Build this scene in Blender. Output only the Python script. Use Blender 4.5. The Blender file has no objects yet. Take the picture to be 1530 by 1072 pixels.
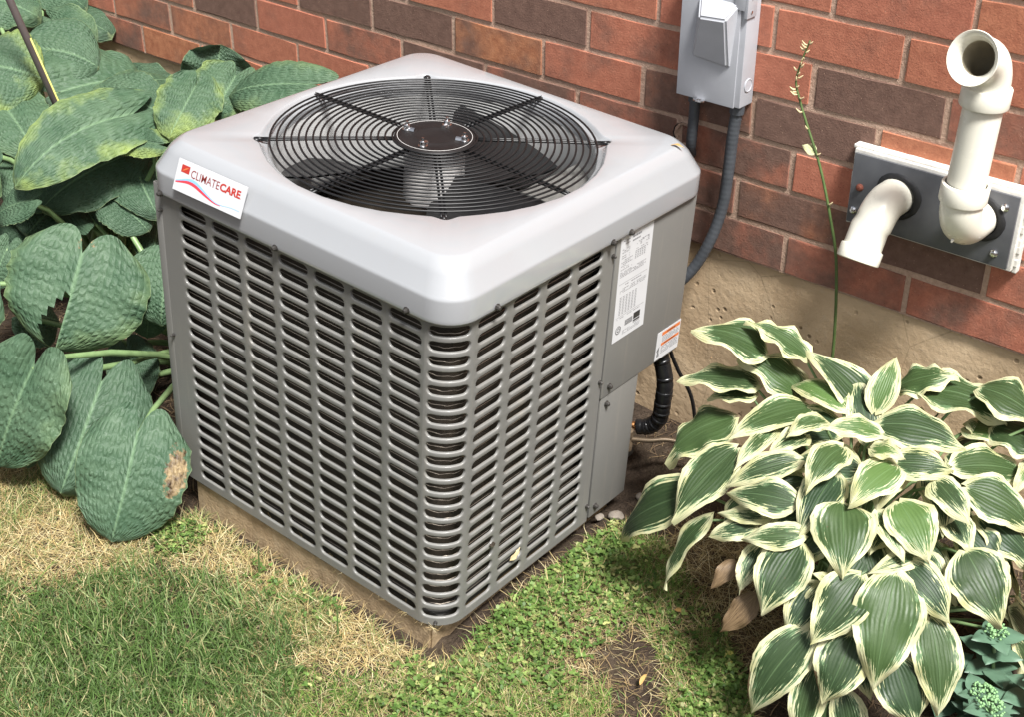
import bpy, bmesh, math, random
import numpy as np
from mathutils import Vector, Matrix

random.seed(7)
RNG = np.random.default_rng(11)
SC = bpy.context.scene
COL = SC.collection
PI = math.pi

# ------------------------------------------------------------------ camera
cam = bpy.data.objects.new('camera', bpy.data.cameras.new('camera'))
COL.objects.link(cam)
cam.matrix_world = Matrix(((0.7577, -0.3345, 0.5604, 1.2909),
                           (0.6526, 0.3890, -0.6502, -1.3515),
                           (-0.0005, 0.8584, 0.5130, 1.7468),
                           (0, 0, 0, 1)))
cam.data.sensor_width = 36.0
cam.data.lens = 2044.5 / 1530 * 36
cam.data.clip_start = 0.02
cam.data.clip_end = 200
SC.camera = cam

# ------------------------------------------------------------------ light
SUN_AZ, SUN_EL = math.radians(112), math.radians(60)     # azimuth clockwise from +Y
world = bpy.data.worlds.new('World'); SC.world = world
world.use_nodes = True
wn = world.node_tree.nodes; wl = world.node_tree.links
wn.clear()
sky = wn.new('ShaderNodeTexSky'); sky.sky_type = 'NISHITA'; sky.sun_disc = False
sky.sun_elevation = SUN_EL; sky.sun_rotation = SUN_AZ
sky.dust_density = 4.0; sky.air_density = 1.0; sky.ozone_density = 1.0
hsv = wn.new('ShaderNodeHueSaturation'); hsv.inputs['Saturation'].default_value = 0.35
bg = wn.new('ShaderNodeBackground'); bg.inputs['Strength'].default_value = 0.066
wo = wn.new('ShaderNodeOutputWorld')
wl.new(sky.outputs[0], hsv.inputs['Color']); wl.new(hsv.outputs[0], bg.inputs[0]); wl.new(bg.outputs[0], wo.inputs[0])

sun = bpy.data.objects.new('sun', bpy.data.lights.new('sun', 'SUN'))
COL.objects.link(sun)
sun.data.energy = 4.3; sun.data.angle = math.radians(14); sun.data.color = (1.0, 0.985, 0.96)
sdir = Vector((math.sin(SUN_AZ) * math.cos(SUN_EL), math.cos(SUN_AZ) * math.cos(SUN_EL), math.sin(SUN_EL)))
sun.rotation_euler = sdir.to_track_quat('Z', 'Y').to_euler()
sun.location = (3, -2, 5)

SC.view_settings.view_transform = 'Standard'
SC.view_settings.look = 'None'
SC.view_settings.gamma = 1.0
SC.view_settings.use_curve_mapping = False
SC.view_settings.exposure = 1.03
SC.cycles.max_bounces = 8

# ------------------------------------------------------------------ helpers
def tag(o, label=None, cat=None, group=None, kind=None):
    if label: o['label'] = label
    if cat: o['category'] = cat
    if group: o['group'] = group
    if kind: o['kind'] = kind
    return o

def thing(name, label, cat, loc=(0, 0, 0), rot=None, group=None):
    o = bpy.data.objects.new(name, None); COL.objects.link(o)
    o.empty_display_size = 0.05
    if rot is not None:
        o.matrix_world = Matrix.Translation(Vector(loc)) @ rot.to_4x4()
    else:
        o.location = loc
    return tag(o, label, cat, group)

def link_mesh(name, me, parent=None):
    o = bpy.data.objects.new(name, me); COL.objects.link(o)
    if parent is not None: o.parent = parent
    return o

def mesh(name, verts, faces, mats, parent=None, smooth=False, midx=None, origin=None):
    """verts in the parent's own frame"""
    me = bpy.data.meshes.new(name)
    me.from_pydata([tuple(v) for v in verts], [], [tuple(f) for f in faces])
    if not isinstance(mats, (list, tuple)): mats = [mats]
    for m in mats: me.materials.append(m)
    if midx is not None: me.polygons.foreach_set('material_index', midx)
    if smooth: me.polygons.foreach_set('use_smooth', [True] * len(me.polygons))
    me.update()
    return link_mesh(name, me, parent)

class MB:
    """collects simple solids into one mesh"""
    def __init__(s): s.v = []; s.f = []; s.m = []
    def add(s, v, f, mi=0):
        b = len(s.v); s.v += [tuple(map(float, p)) for p in v]
        s.f += [tuple(b + i for i in q) for q in f]; s.m += [mi] * len(f)
    def box(s, a, b, mi=0, bev=0.0):
        x0, y0, z0 = a; x1, y1, z1 = b
        if bev <= 0:
            v = [(x0, y0, z0), (x1, y0, z0), (x1, y1, z0), (x0, y1, z0), (x0, y0, z1), (x1, y0, z1), (x1, y1, z1), (x0, y1, z1)]
            f = [(0, 3, 2, 1), (4, 5, 6, 7), (0, 1, 5, 4), (1, 2, 6, 5), (2, 3, 7, 6), (3, 0, 4, 7)]
            s.add(v, f, mi); return
        bm = bmesh.new(); bmesh.ops.create_cube(bm, size=1)
        for w in bm.verts:
            w.co = Vector(((x0 + x1) / 2 + w.co.x * (x1 - x0), (y0 + y1) / 2 + w.co.y * (y1 - y0), (z0 + z1) / 2 + w.co.z * (z1 - z0)))
        bmesh.ops.bevel(bm, geom=bm.edges[:], offset=bev, segments=2, affect='EDGES', profile=0.6)
        bm.verts.index_update()
        s.add([w.co[:] for w in bm.verts], [[w.index for w in q.verts] for q in bm.faces], mi); bm.free()
    def tube(s, pts, r, n=8, mi=0, caps=True, ends=None):
        pts = [Vector(p) for p in pts]; k = len(pts)
        rs = r if isinstance(r, (list, tuple, np.ndarray)) else [r] * k
        rings = []; ref = None
        for i, p in enumerate(pts):
            t = (pts[min(i + 1, k - 1)] - pts[max(i - 1, 0)]).normalized()
            if ref is None:
                ref = Vector((0, 0, 1)) if abs(t.z) < 0.9 else Vector((1, 0, 0))
            ref = (ref - t * ref.dot(t))
            if ref.length < 1e-6: ref = t.orthogonal()
            ref.normalize(); b = t.cross(ref)
            rings.append([p + (ref * math.cos(2 * PI * j / n) + b * math.sin(2 * PI * j / n)) * rs[i] for j in range(n)])
        v = [q for rg in rings for q in rg]; f = []
        for i in range(k - 1):
            for j in range(n):
                f.append((i * n + j, i * n + (j + 1) % n, (i + 1) * n + (j + 1) % n, (i + 1) * n + j))
        if caps:
            f.append(tuple(range(n))[::-1]); f.append(tuple((k - 1) * n + j for j in range(n)))
        s.add(v, f, mi)
    def lathe(s, prof, n=24, centre=(0, 0, 0), mi=0, axis='z', close=False):
        cx, cy, cz = centre; v = []; f = []; k = len(prof)
        for (r, h) in prof:
            for j in range(n):
                a = 2 * PI * j / n; x, y = r * math.cos(a), r * math.sin(a)
                v.append((cx + x, cy + y, cz + h) if axis == 'z' else ((cx + x, cy + h, cz + y) if axis == 'y' else (cx + h, cy + x, cz + y)))
        for i in range(k - 1):
            for j in range(n):
                f.append((i * n + j, i * n + (j + 1) % n, (i + 1) * n + (j + 1) % n, (i + 1) * n + j))
        if close:
            f.append(tuple(range(n))[::-1]); f.append(tuple((k - 1) * n + j for j in range(n)))
        s.add(v, f, mi)
    def build(s, name, mats, parent=None, smooth=False, auto=None):
        o = mesh(name, s.v, s.f, mats, parent, smooth, s.m)
        if auto is not None: shade_auto(o.data, auto)
        return o

def shade_auto(me, deg=35):
    bm = bmesh.new(); bm.from_mesh(me)
    bmesh.ops.recalc_face_normals(bm, faces=bm.faces[:])
    for f in bm.faces: f.smooth = True
    lim = math.radians(deg)
    for e in bm.edges:
        if len(e.link_faces) == 2 and e.calc_face_angle(0) > lim: e.smooth = False
    bm.to_mesh(me); bm.free()

def np_mesh(name, verts, loops, sizes, mat, cols=None, parent=None, smooth=False):
    me = bpy.data.meshes.new(name)
    me.vertices.add(len(verts)); me.vertices.foreach_set('co', np.asarray(verts, np.float32).ravel())
    me.loops.add(len(loops)); me.loops.foreach_set('vertex_index', np.asarray(loops, np.int32))
    me.polygons.add(len(sizes))
    st = np.concatenate([[0], np.cumsum(sizes)[:-1]]).astype(np.int32)
    me.polygons.foreach_set('loop_start', st); me.polygons.foreach_set('loop_total', np.asarray(sizes, np.int32))
    if smooth: me.polygons.foreach_set('use_smooth', np.ones(len(sizes), bool))
    if cols is not None:
        a = me.attributes.new('col', 'FLOAT_COLOR', 'POINT'); a.data.foreach_set('color', np.asarray(cols, np.float32).ravel())
    me.materials.append(mat); me.update(calc_edges=True); me.validate()
    return link_mesh(name, me, parent)

# ------------------------------------------------------------------ materials
class NT:
    def __init__(s, name):
        s.m = bpy.data.materials.new(name); s.m.use_nodes = True
        s.n = s.m.node_tree.nodes; s.l = s.m.node_tree.links
        s.b = s.n['Principled BSDF']; s.o = s.n['Material Output']
    def new(s, t, **kw):
        x = s.n.new(t)
        for k, v in kw.items(): setattr(x, k, v)
        return x
    def link(s, a, b): s.l.new(a, b)
    def val(s, sock, v):
        if hasattr(v, 'is_output'): s.l.new(v, sock)
        else: sock.default_value = v
    def coord(s, kind='Object', scale=(1, 1, 1)):
        tc = s.new('ShaderNodeTexCoord'); mp = s.new('ShaderNodeMapping'); mp.inputs['Scale'].default_value = scale
        s.link(tc.outputs[kind], mp.inputs[0]); return mp.outputs[0]
    def noise(s, vec, scale, detail=4, rough=0.55, dist=0.0):
        x = s.new('ShaderNodeTexNoise'); x.inputs['Scale'].default_value = scale; x.inputs['Detail'].default_value = detail
        x.inputs['Roughness'].default_value = rough; x.inputs['Distortion'].default_value = dist
        s.link(vec, x.inputs['Vector']); return x.outputs['Fac']
    def voronoi(s, vec, scale, feature='F1', rnd=1.0):
        x = s.new('ShaderNodeTexVoronoi', feature=feature); x.inputs['Scale'].default_value = scale; x.inputs['Randomness'].default_value = rnd
        s.link(vec, x.inputs['Vector']); return x.outputs['Distance']
    def ramp(s, fac, stops):
        x = s.new('ShaderNodeValToRGB'); e = x.color_ramp.elements
        while len(e) < len(stops): e.new(0.5)
        for i, (p, c) in enumerate(stops):
            e[i].position = p; e[i].color = (*c, 1) if len(c) == 3 else c
        s.link(fac, x.inputs[0]); return x.outputs[0]
    def rng(s, v, a, b, c=0.0, d=1.0, smooth=False):
        x = s.new('ShaderNodeMapRange'); x.clamp = True
        if smooth: x.interpolation_type = 'SMOOTHSTEP'
        s.val(x.inputs[0], v); s.val(x.inputs[1], a); s.val(x.inputs[2], b); x.inputs[3].default_value = c; x.inputs[4].default_value = d
        return x.outputs[0]
    def math(s, op, a, b=0.0, c=0.0):
        x = s.new('ShaderNodeMath', operation=op); s.val(x.inputs[0], a); s.val(x.inputs[1], b); s.val(x.inputs[2], c); return x.outputs[0]
    def mix(s, fac, a, b, mode='MIX'):
        x = s.new('ShaderNodeMix', data_type='RGBA', blend_type=mode)
        s.val(x.inputs[0], fac)
        for sock, v in ((x.inputs[6], a), (x.inputs[7], b)):
            if hasattr(v, 'is_output'): s.l.new(v, sock)
            else: sock.default_value = (*v, 1) if len(v) == 3 else v
        return x.outputs[2]
    def attr(s, name, kind='GEOMETRY', out='Fac'):
        x = s.new('ShaderNodeAttribute', attribute_type=kind, attribute_name=name); return x.outputs[out]
    def bump(s, h, strength=0.3, dist=0.01, normal=None):
        x = s.new('ShaderNodeBump'); x.inputs['Strength'].default_value = strength; x.inputs['Distance'].default_value = dist
        s.link(h, x.inputs['Height'])
        if normal is not None: s.link(normal, x.inputs['Normal'])
        s.link(x.outputs[0], s.b.inputs['Normal']); return x.outputs[0]
    def base(s, c): s.val(s.b.inputs['Base Color'], c if hasattr(c, 'is_output') else (*c, 1))
    def set(s, rough=0.5, metal=0.0, spec=0.5, coat=0.0):
        s.val(s.b.inputs['Roughness'], rough); s.val(s.b.inputs['Metallic'], metal); s.val(s.b.inputs['Specular IOR Level'], spec)
        s.val(s.b.inputs['Coat Weight'], coat)

def simple(name, col, rough=0.5, metal=0.0, spec=0.5, coat=0.0, var=0.08, scale=30, bump=0.0, bscale=200):
    t = NT(name); v = t.coord()
    n = t.noise(v, scale, 5)
    d = tuple(c * (1 - var) for c in col); u = tuple(min(1, c * (1 + var)) for c in col)
    t.base(t.ramp(n, [(0.3, d), (0.7, u)])); t.set(t.rng(n, 0.3, 0.7, rough * 0.9, min(1, rough * 1.12)), metal, spec, coat)
    if bump: t.bump(t.noise(v, bscale, 3), bump, 0.002)
    return t.m

# grey enamel of the cabinet, with dust and faint dirt runs
def m_paint(name, col, rough, dirt=1.0):
    t = NT(name); v = t.coord()
    n = t.noise(v, 9, 6, 0.6); dust = t.noise(v, 2.2, 4, 0.6); run = t.noise(t.coord(scale=(30, 30, 2.5)), 1.6, 5, 0.6)
    speck = t.voronoi(v, 160)
    c = t.mix(t.rng(n, 0.35, 0.75, 0, 0.35 * dirt), col, tuple(x * 0.86 for x in col))
    c = t.mix(t.rng(run, 0.55, 0.8, 0, 0.3 * dirt), c, (0.30, 0.27, 0.22))
    c = t.mix(t.math('MULTIPLY', t.rng(speck, 0.04, 0.09, 0.5, 0.0), t.rng(dust, 0.42, 0.62, 0.15, 1.0)), c, (0.50, 0.44, 0.33))
    t.base(c); t.set(t.rng(n, 0.3, 0.8, rough, rough + 0.15 * dirt), 0.0, 0.5, 0.15 if dirt > 0.5 else 1.0)
    t.b.inputs['Coat Roughness'].default_value = 0.10
    t.bump(t.noise(v, 420, 2), 0.06, 0.001)
    return t.m
M = {}
M['paint'] = m_paint('cabinet_enamel', (0.168, 0.165, 0.155), 0.43)
M['cap'] = m_paint('cabinet_enamel_lit', (0.300, 0.308, 0.320), 0.15, 0.3)  # same enamel as the cabinet, colour lightened to carry sun and sky on top
M['inner'] = simple('inner_grey', (0.62, 0.62, 0.61), 0.45, var=0.1, scale=12)
M['black_wire'] = simple('black_wire', (0.006, 0.006, 0.0065), 0.42, spec=0.5)
M['hub'] = simple('hub_brown', (0.010, 0.008, 0.008), 0.6, spec=0.25, var=0.2)
M['blade'] = simple('fan_blade_black', (0.009, 0.009, 0.0095), 0.45)
M['motor'] = simple('motor_grey', (0.62, 0.60, 0.58), 0.4)
M['chrome'] = simple('bright_steel', (0.75, 0.75, 0.76), 0.2, metal=1.0)
M['screw'] = simple('dark_screw', (0.07, 0.065, 0.06), 0.4, metal=0.6)
M['seam'] = simple('seam_dark', (0.02, 0.02, 0.02), 0.8)
M['pan'] = simple('pan_dark', (0.045, 0.042, 0.038), 0.7, var=0.3)
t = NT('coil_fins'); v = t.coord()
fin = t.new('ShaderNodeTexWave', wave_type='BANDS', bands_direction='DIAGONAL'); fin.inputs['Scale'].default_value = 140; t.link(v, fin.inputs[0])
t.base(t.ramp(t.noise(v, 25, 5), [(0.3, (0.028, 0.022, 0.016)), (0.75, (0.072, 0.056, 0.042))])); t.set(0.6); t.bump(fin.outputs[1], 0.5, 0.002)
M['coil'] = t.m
M['coil_wire'] = simple('coil_wire', (0.36, 0.31, 0.25), 0.4, metal=0.5)
M['white_label'] = simple('label_white', (0.56, 0.565, 0.58), 0.35, var=0.02)
M['ink'] = simple('ink_grey', (0.16, 0.16, 0.17), 0.5, var=0.02)
M['ink_black'] = simple('ink_black', (0.03, 0.03, 0.03), 0.5, var=0.02)
M['ink_red'] = simple('ink_red', (0.42, 0.035, 0.025), 0.4, var=0.02)
M['ink_maroon'] = simple('ink_maroon', (0.22, 0.03, 0.025), 0.4, var=0.02)
M['ink_swoosh'] = simple('ink_swoosh_red', (0.62, 0.05, 0.07), 0.4, var=0.02)
M['ink_blue'] = simple('ink_blue', (0.25, 0.48, 0.78), 0.4, var=0.02)
M['orange'] = simple('label_orange', (0.62, 0.17, 0.05), 0.4, var=0.03)
M['galv'] = simple('disconnect_grey', (0.40, 0.41, 0.44), 0.35, spec=0.5, var=0.04)
M['conduit'] = simple('conduit_grey', (0.060, 0.066, 0.075), 0.5, var=0.15)
M['insul'] = simple('black_insulation', (0.010, 0.010, 0.011), 0.3, bump=0.4, bscale=60)
M['copper'] = simple('copper', (0.65, 0.33, 0.14), 0.3, metal=1.0)
M['brass'] = simple('dull_brass', (0.20, 0.15, 0.10), 0.5, metal=0.5)
M['pvc'] = simple('aged_white_pvc', (0.80, 0.775, 0.665), 0.28, spec=0.5, var=0.05, scale=14)
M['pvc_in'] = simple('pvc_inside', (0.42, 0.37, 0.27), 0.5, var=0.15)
M['sealant'] = simple('black_sealant', (0.012, 0.012, 0.013), 0.6, bump=0.5, bscale=90)
M['backing'] = simple('white_backing', (0.62, 0.60, 0.55), 0.7, var=0.12, scale=40, bump=0.2)
M['rust'] = simple('rusty_screw', (0.13, 0.035, 0.02), 0.8)
M['rod'] = simple('brown_rod', (0.085, 0.070, 0.066), 0.35, spec=0.6)
t = NT('grey_plate'); v = t.coord()
n = t.noise(v, 14, 5)
c = t.mix(t.rng(n, 0.3, 0.75), (0.068, 0.071, 0.080), (0.125, 0.13, 0.14))
c = t.mix(t.rng(t.noise(t.coord(scale=(1, 1, 1)), 23, 3), 0.68, 0.74, 0, 0.7), c, (0.23, 0.10, 0.06))
t.base(c); t.set(0.38); M['plate'] = t.m

# brick: fired clay; per-brick 'tone' (dark) and 'warm' (orange)
t = NT('brick_clay')
rnd = t.new('ShaderNodeObjectInfo')
tc = t.new('ShaderNodeTexCoord'); ad = t.new('ShaderNodeVectorMath', operation='ADD')
geo = t.new('ShaderNodeNewGeometry')
v = geo.outputs['Position']
tone = t.math('ADD', t.attr('tone', 'OBJECT'), t.attr('tone_g', 'GEOMETRY'))
warm = t.math('ADD', t.attr('warm', 'OBJECT'), t.attr('warm_g', 'GEOMETRY'))
big = t.noise(v, 11, 4, 0.6); mid = t.noise(v, 45, 6, 0.65); fine = t.noise(v, 260, 4, 0.7)
red = t.mix(t.rng(mid, 0.3, 0.75), (0.41, 0.142, 0.088), (0.58, 0.220, 0.138))
org = t.mix(t.rng(mid, 0.35, 0.7), (0.38, 0.145, 0.070), (0.60, 0.27, 0.135))
drk = t.mix(t.rng(mid, 0.3, 0.75), (0.145, 0.086, 0.066), (0.24, 0.145, 0.110))
c = t.mix(warm, red, org)
dm = t.math('ADD', t.math('MULTIPLY', tone, 1.35), t.math('MULTIPLY', t.math('SUBTRACT', big, 0.5), 1.7))
c = t.mix(t.rng(dm, 0.15, 0.95, 0, 1, True), c, drk)
c = t.mix(t.rng(fine, 0.35, 0.7, 0.25, 0.0), c, (0.10, 0.04, 0.03))
pit = t.voronoi(v, 210); pitm = t.rng(t.noise(v, 60, 2), 0.5, 0.6)
pm = t.math('MULTIPLY', t.rng(pit, 0.10, 0.2, 1, 0), pitm)
c = t.mix(t.math('MULTIPLY', pm, 0.8), c, (0.03, 0.014, 0.010))
sp = t.voronoi(v, 95); c = t.mix(t.rng(sp, 0.05, 0.08, 0.75, 0), c, (0.60, 0.40, 0.28))
t.base(c); t.set(0.82, 0, 0.3)
h = t.math('SUBTRACT', t.math('ADD', fine, t.math('MULTIPLY', mid, 0.8)), pm)
t.bump(h, 0.42, 0.0022); M['brick'] = t.m

t = NT('mortar'); v = t.new('ShaderNodeNewGeometry').outputs['Position']
n = t.noise(v, 120, 5, 0.7)
t.base(t.mix(t.rng(t.noise(v, 8, 3), 0.3, 0.7), t.ramp(n, [(0.25, (0.36, 0.235, 0.17)), (0.75, (0.58, 0.40, 0.30))]), t.ramp(n, [(0.25, (0.40, 0.27, 0.20)), (0.75, (0.64, 0.46, 0.355))])))
t.set(0.95, 0, 0.2); t.bump(n, 0.8, 0.004); M['mortar'] = t.m

t = NT('foundation_concrete'); v = t.new('ShaderNodeNewGeometry').outputs['Position']
n = t.noise(v, 7, 6, 0.62, 0.4); n2 = t.noise(v, 60, 6, 0.65)
c = t.mix(t.rng(n, 0.32, 0.7), (0.54, 0.385, 0.235), (0.68, 0.515, 0.335))
c = t.mix(t.rng(n2, 0.55, 0.75, 0, 0.5), c, (0.60, 0.48, 0.34))
pits = t.math('MULTIPLY', t.rng(t.voronoi(v, 34), 0.10, 0.20, 1, 0), t.rng(t.noise(v, 14, 2), 0.52, 0.6))
crk = t.rng(t.voronoi(v, 4.2, 'DISTANCE_TO_EDGE'), 0.0, 0.006, 1, 0)
c = t.mix(t.math('MULTIPLY', t.math('MAXIMUM', pits, t.math('MULTIPLY', crk, 0.5)), 0.65), c, (0.10, 0.065, 0.035))
t.base(c); t.set(0.9, 0, 0.25)
t.bump(t.math('SUBTRACT', t.math('ADD', n2, t.math('MULTIPLY', n, 2)), t.math('MULTIPLY', pits, 2.0)), 0.45, 0.004); M['concrete'] = t.m

t = NT('pad_concrete'); v = t.coord()
n = t.noise(v, 22, 6, 0.65); n2 = t.noise(v, 180, 4)
c = t.ramp(n, [(0.3, (0.28, 0.20, 0.115)), (0.55, (0.40, 0.295, 0.18)), (0.8, (0.50, 0.40, 0.27))])
t.base(c); t.set(0.9, 0, 0.2); t.bump(t.math('ADD', n, n2), 0.6, 0.004); M['pad'] = t.m

t = NT('soil'); v = t.new('ShaderNodeNewGeometry').outputs['Position']
n = t.noise(v, 35, 8, 0.7); n2 = t.noise(v, 5, 4)
c = t.ramp(n, [(0.3, (0.024, 0.017, 0.012)), (0.55, (0.058, 0.041, 0.030)), (0.8, (0.115, 0.087, 0.064))])
c = t.mix(t.rng(n2, 0.4, 0.65, 0, 0.5), c, (0.075, 0.057, 0.036))
t.base(c); t.set(0.95, 0, 0.15); t.bump(t.math('ADD', n, t.noise(v, 160, 4)), 0.9, 0.012); M['soil'] = t.m

def m_plantcol(name, rough=0.55, transl=0.3):
    t = NT(name); c = t.attr('col', 'GEOMETRY', 'Color')
    t.link(c, t.b.inputs['Base Color']); t.set(rough, 0, 0.3)
    tr = t.new('ShaderNodeBsdfTranslucent'); t.link(c, tr.inputs[0]); mx = t.new('ShaderNodeMixShader'); mx.inputs[0].default_value = transl
    t.link(t.b.outputs[0], mx.inputs[1]); t.link(tr.outputs[0], mx.inputs[2]); t.link(mx.outputs[0], t.o.inputs[0])
    return t.m
M['blade_grass'] = m_plantcol('grass_blades')
M['thatch'] = m_plantcol('dry_thatch', 0.8, 0.15)
M['weed'] = m_plantcol('weed_leaves', 0.5, 0.3)

def translucent(t, col, f):
    tr = t.new('ShaderNodeBsdfTranslucent'); t.val(tr.inputs[0], col); mx = t.new('ShaderNodeMixShader'); mx.inputs[0].default_value = f
    t.link(t.b.outputs[0], mx.inputs[1]); t.link(tr.outputs[0], mx.inputs[2]); t.link(mx.outputs[0], t.o.inputs[0])

# variegated hosta leaf: attributes lu (-1..1 across), lt (0..1 along), le (metres to the margin)
t = NT('variegated_leaf')
lu = t.attr('lu'); lt = t.attr('lt'); le = t.attr('le'); tone = t.attr('tone', 'OBJECT'); sd = t.attr('seed', 'OBJECT')
cx = t.new('ShaderNodeCombineXYZ'); t.val(cx.inputs[0], t.math('MULTIPLY', lu, 11.0)); t.val(cx.inputs[1], t.math('MULTIPLY', lt, 3.2)); t.val(cx.inputs[2], t.math('MULTIPLY', sd, 37.0))
streak = t.noise(cx.outputs[0], 1.3, 5, 0.65)
thr = t.math('ADD', 0.0012, t.math('MULTIPLY', t.math('POWER', t.rng(streak, 0.34, 0.74), 1.4), 0.0265))
mar = t.math('SUBTRACT', le, thr)
pos = t.new('ShaderNodeNewGeometry').outputs['Position']
bl = t.noise(pos, 30, 4)
gr = t.mix(t.rng(streak, 0.3, 0.7), (0.023, 0.046, 0.016), (0.047, 0.078, 0.029))
gr = t.mix(t.math('MULTIPLY', t.rng(tone, 0, 1), 0.75), gr, (0.115, 0.205, 0.055))
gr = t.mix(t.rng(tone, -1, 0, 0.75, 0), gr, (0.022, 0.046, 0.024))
mid = t.mix(t.rng(streak, 0.4, 0.7), (0.15, 0.25, 0.12), (0.10, 0.19, 0.085))
cream = t.mix(t.rng(bl, 0.3, 0.7), (0.50, 0.49, 0.24), (0.62, 0.61, 0.40))
c = t.mix(t.rng(mar, 0.0, 0.0014, 0, 1), cream, mid)
c = t.mix(t.rng(mar, 0.0012, t.math('ADD', 0.003, t.math('MULTIPLY', t.rng(bl, 0.45, 0.7), 0.010)), 0, 1), c, gr)
c = t.mix(t.math('MULTIPLY', t.rng(t.math('ABSOLUTE', lu), 0.0, 0.035, 0.4, 0), 1.0), c, (0.16, 0.26, 0.12))
brn = t.attr('lb')
bm_ = t.rng(t.math('ADD', brn, t.math('MULTIPLY', t.math('SUBTRACT', t.noise(pos, 60, 5, 0.7), 0.5), 1.3)), 0.45, 0.60)
c = t.mix(bm_, c, t.mix(t.rng(streak, 0.3, 0.7), (0.085, 0.052, 0.028), (0.27, 0.185, 0.10)))
t.base(c); t.set(t.rng(bl, 0.3, 0.7, 0.40, 0.56), 0, 0.35)
sk2 = t.rng(t.voronoi(pos, 75), 0.05, 0.11, 1, 0)
c = t.mix(t.math('MULTIPLY', t.math('MULTIPLY', sk2, t.rng(t.noise(pos, 21, 2), 0.60, 0.64)), 0.8), c, (0.10, 0.06, 0.03)); t.base(c)
w = t.math('SINE', t.math('ADD', t.math('MULTIPLY', lu, 44.0), t.math('MULTIPLY', bl, 5.0))); 
hh = t.math('ADD', t.math('MULTIPLY', w, 0.5), t.math('MULTIPLY', t.noise(pos, 90, 3), 0.7))
t.bump(hh, 0.40, 0.0011)
translucent(t, c, 0.18); M['hosta_v'] = t.m

# blue-green puckered hosta leaf
t = NT('blue_hosta_leaf')
lu = t.attr('lu'); lt = t.attr('lt'); le = t.attr('le'); tone = t.attr('tone', 'OBJECT'); sd = t.attr('seed', 'OBJECT'); brn = t.attr('lb')
cx = t.new('ShaderNodeCombineXYZ'); t.val(cx.inputs[0], t.math('MULTIPLY', lu, 10.0)); t.val(cx.inputs[1], t.math('MULTIPLY', lt, 17.0)); t.val(cx.inputs[2], t.math('MULTIPLY', sd, 53.0))
pos = t.new('ShaderNodeNewGeometry').outputs['Position']
vcol = t.math('FLOOR', t.math('MULTIPLY', lu, 11.0)); vph = t.math('FRACT', t.math('MULTIPLY', t.math('SINE', t.math('MULTIPLY', vcol, 12.9)), 437.6))
jit = t.noise(cx.outputs[0], 0.9, 3)
lad = t.math('SINE', t.math('ADD', t.math('MULTIPLY', lt, 78.0), t.math('ADD', t.math('MULTIPLY', vph, 6.28), t.math('MULTIPLY', jit, 9.0))))
rib = t.math('POWER', t.math('ABSOLUTE', t.math('SINE', t.math('MULTIPLY', lu, 34.56))), 0.6)
puck = t.math('MULTIPLY', t.math('MULTIPLY', rib, t.math('ADD', 0.55, t.math('MULTIPLY', lad, 0.45))), t.rng(t.noise(pos, 18, 2), 0.25, 0.65, 0.35, 1.0))
big = t.noise(pos, 13, 4); sm = t.noise(pos, 60, 5, 0.65)
gr = t.mix(t.rng(big, 0.3, 0.7), (0.050, 0.100, 0.055), (0.098, 0.160, 0.094))
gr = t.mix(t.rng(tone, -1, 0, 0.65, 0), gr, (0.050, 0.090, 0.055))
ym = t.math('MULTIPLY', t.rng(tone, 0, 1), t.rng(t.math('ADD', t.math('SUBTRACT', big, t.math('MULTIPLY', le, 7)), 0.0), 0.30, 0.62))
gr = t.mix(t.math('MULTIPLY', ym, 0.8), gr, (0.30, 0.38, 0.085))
wx = t.math('ABSOLUTE', t.math('SINE', t.math('MULTIPLY', lu, 34.56)))
gr = t.mix(t.rng(wx, 0.0, 0.16, 0.35, 0), gr, (0.105, 0.18, 0.10))
gr = t.mix(t.rng(t.math('ABSOLUTE', lu), 0.0, 0.045, 0.75, 0), gr, (0.19, 0.30, 0.17))
gr = t.mix(t.rng(sm, 0.55, 0.8, 0, 0.3), gr, (0.10, 0.165, 0.115))
edge = t.rng(le, 0.0, 0.0018, 0.6, 0); gr = t.mix(edge, gr, (0.32, 0.40, 0.20))
bm_ = t.rng(t.math('ADD', brn, t.math('MULTIPLY', t.math('SUBTRACT', t.noise(pos, 70, 5, 0.7), 0.5), 1.3)), 0.45, 0.56)
gr = t.mix(bm_, gr, t.mix(t.rng(sm, 0.35, 0.65), (0.05, 0.03, 0.018), (0.38, 0.28, 0.15)))
spk = t.math('MULTIPLY', t.rng(t.voronoi(pos, 130), 0.06, 0.12, 1, 0), t.rng(t.noise(pos, 16, 2), 0.60, 0.66))
gr = t.mix(t.math('MULTIPLY', spk, 0.6), gr, (0.40, 0.46, 0.38))
t.base(gr); t.set(t.rng(sm, 0.3, 0.7, 0.46, 0.62), 0, 0.3)
t.bump(t.math('ADD', puck, t.math('MULTIPLY', sm, 0.25)), 0.7, 0.0050)
translucent(t, gr, 0.20); M['hosta_b'] = t.m
M['petiole'] = simple('petiole_green', (0.17, 0.26, 0.11), 0.45, var=0.2)
M['stalk'] = simple('stalk_green', (0.075, 0.12, 0.035), 0.5, var=0.25)
M['straw_bits'] = simple('dry_bract', (0.55, 0.45, 0.26), 0.7, var=0.2)
M['tan_spike'] = simple('tan_sheath', (0.42, 0.25, 0.09), 0.6, var=0.2)
M['sedum'] = simple('sedum_leaf', (0.085, 0.155, 0.10), 0.5, var=0.2, scale=25)
M['sedum_bud'] = simple('sedum_bud', (0.19, 0.34, 0.15), 0.6, var=0.25, scale=60)
M['stone'] = simple('pebble_stone', (0.20, 0.17, 0.14), 0.85, var=0.3, scale=30, bump=0.5, bscale=80)
M['dead_leaf'] = simple('dead_leaf', (0.45, 0.27, 0.09), 0.7, var=0.25)
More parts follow.
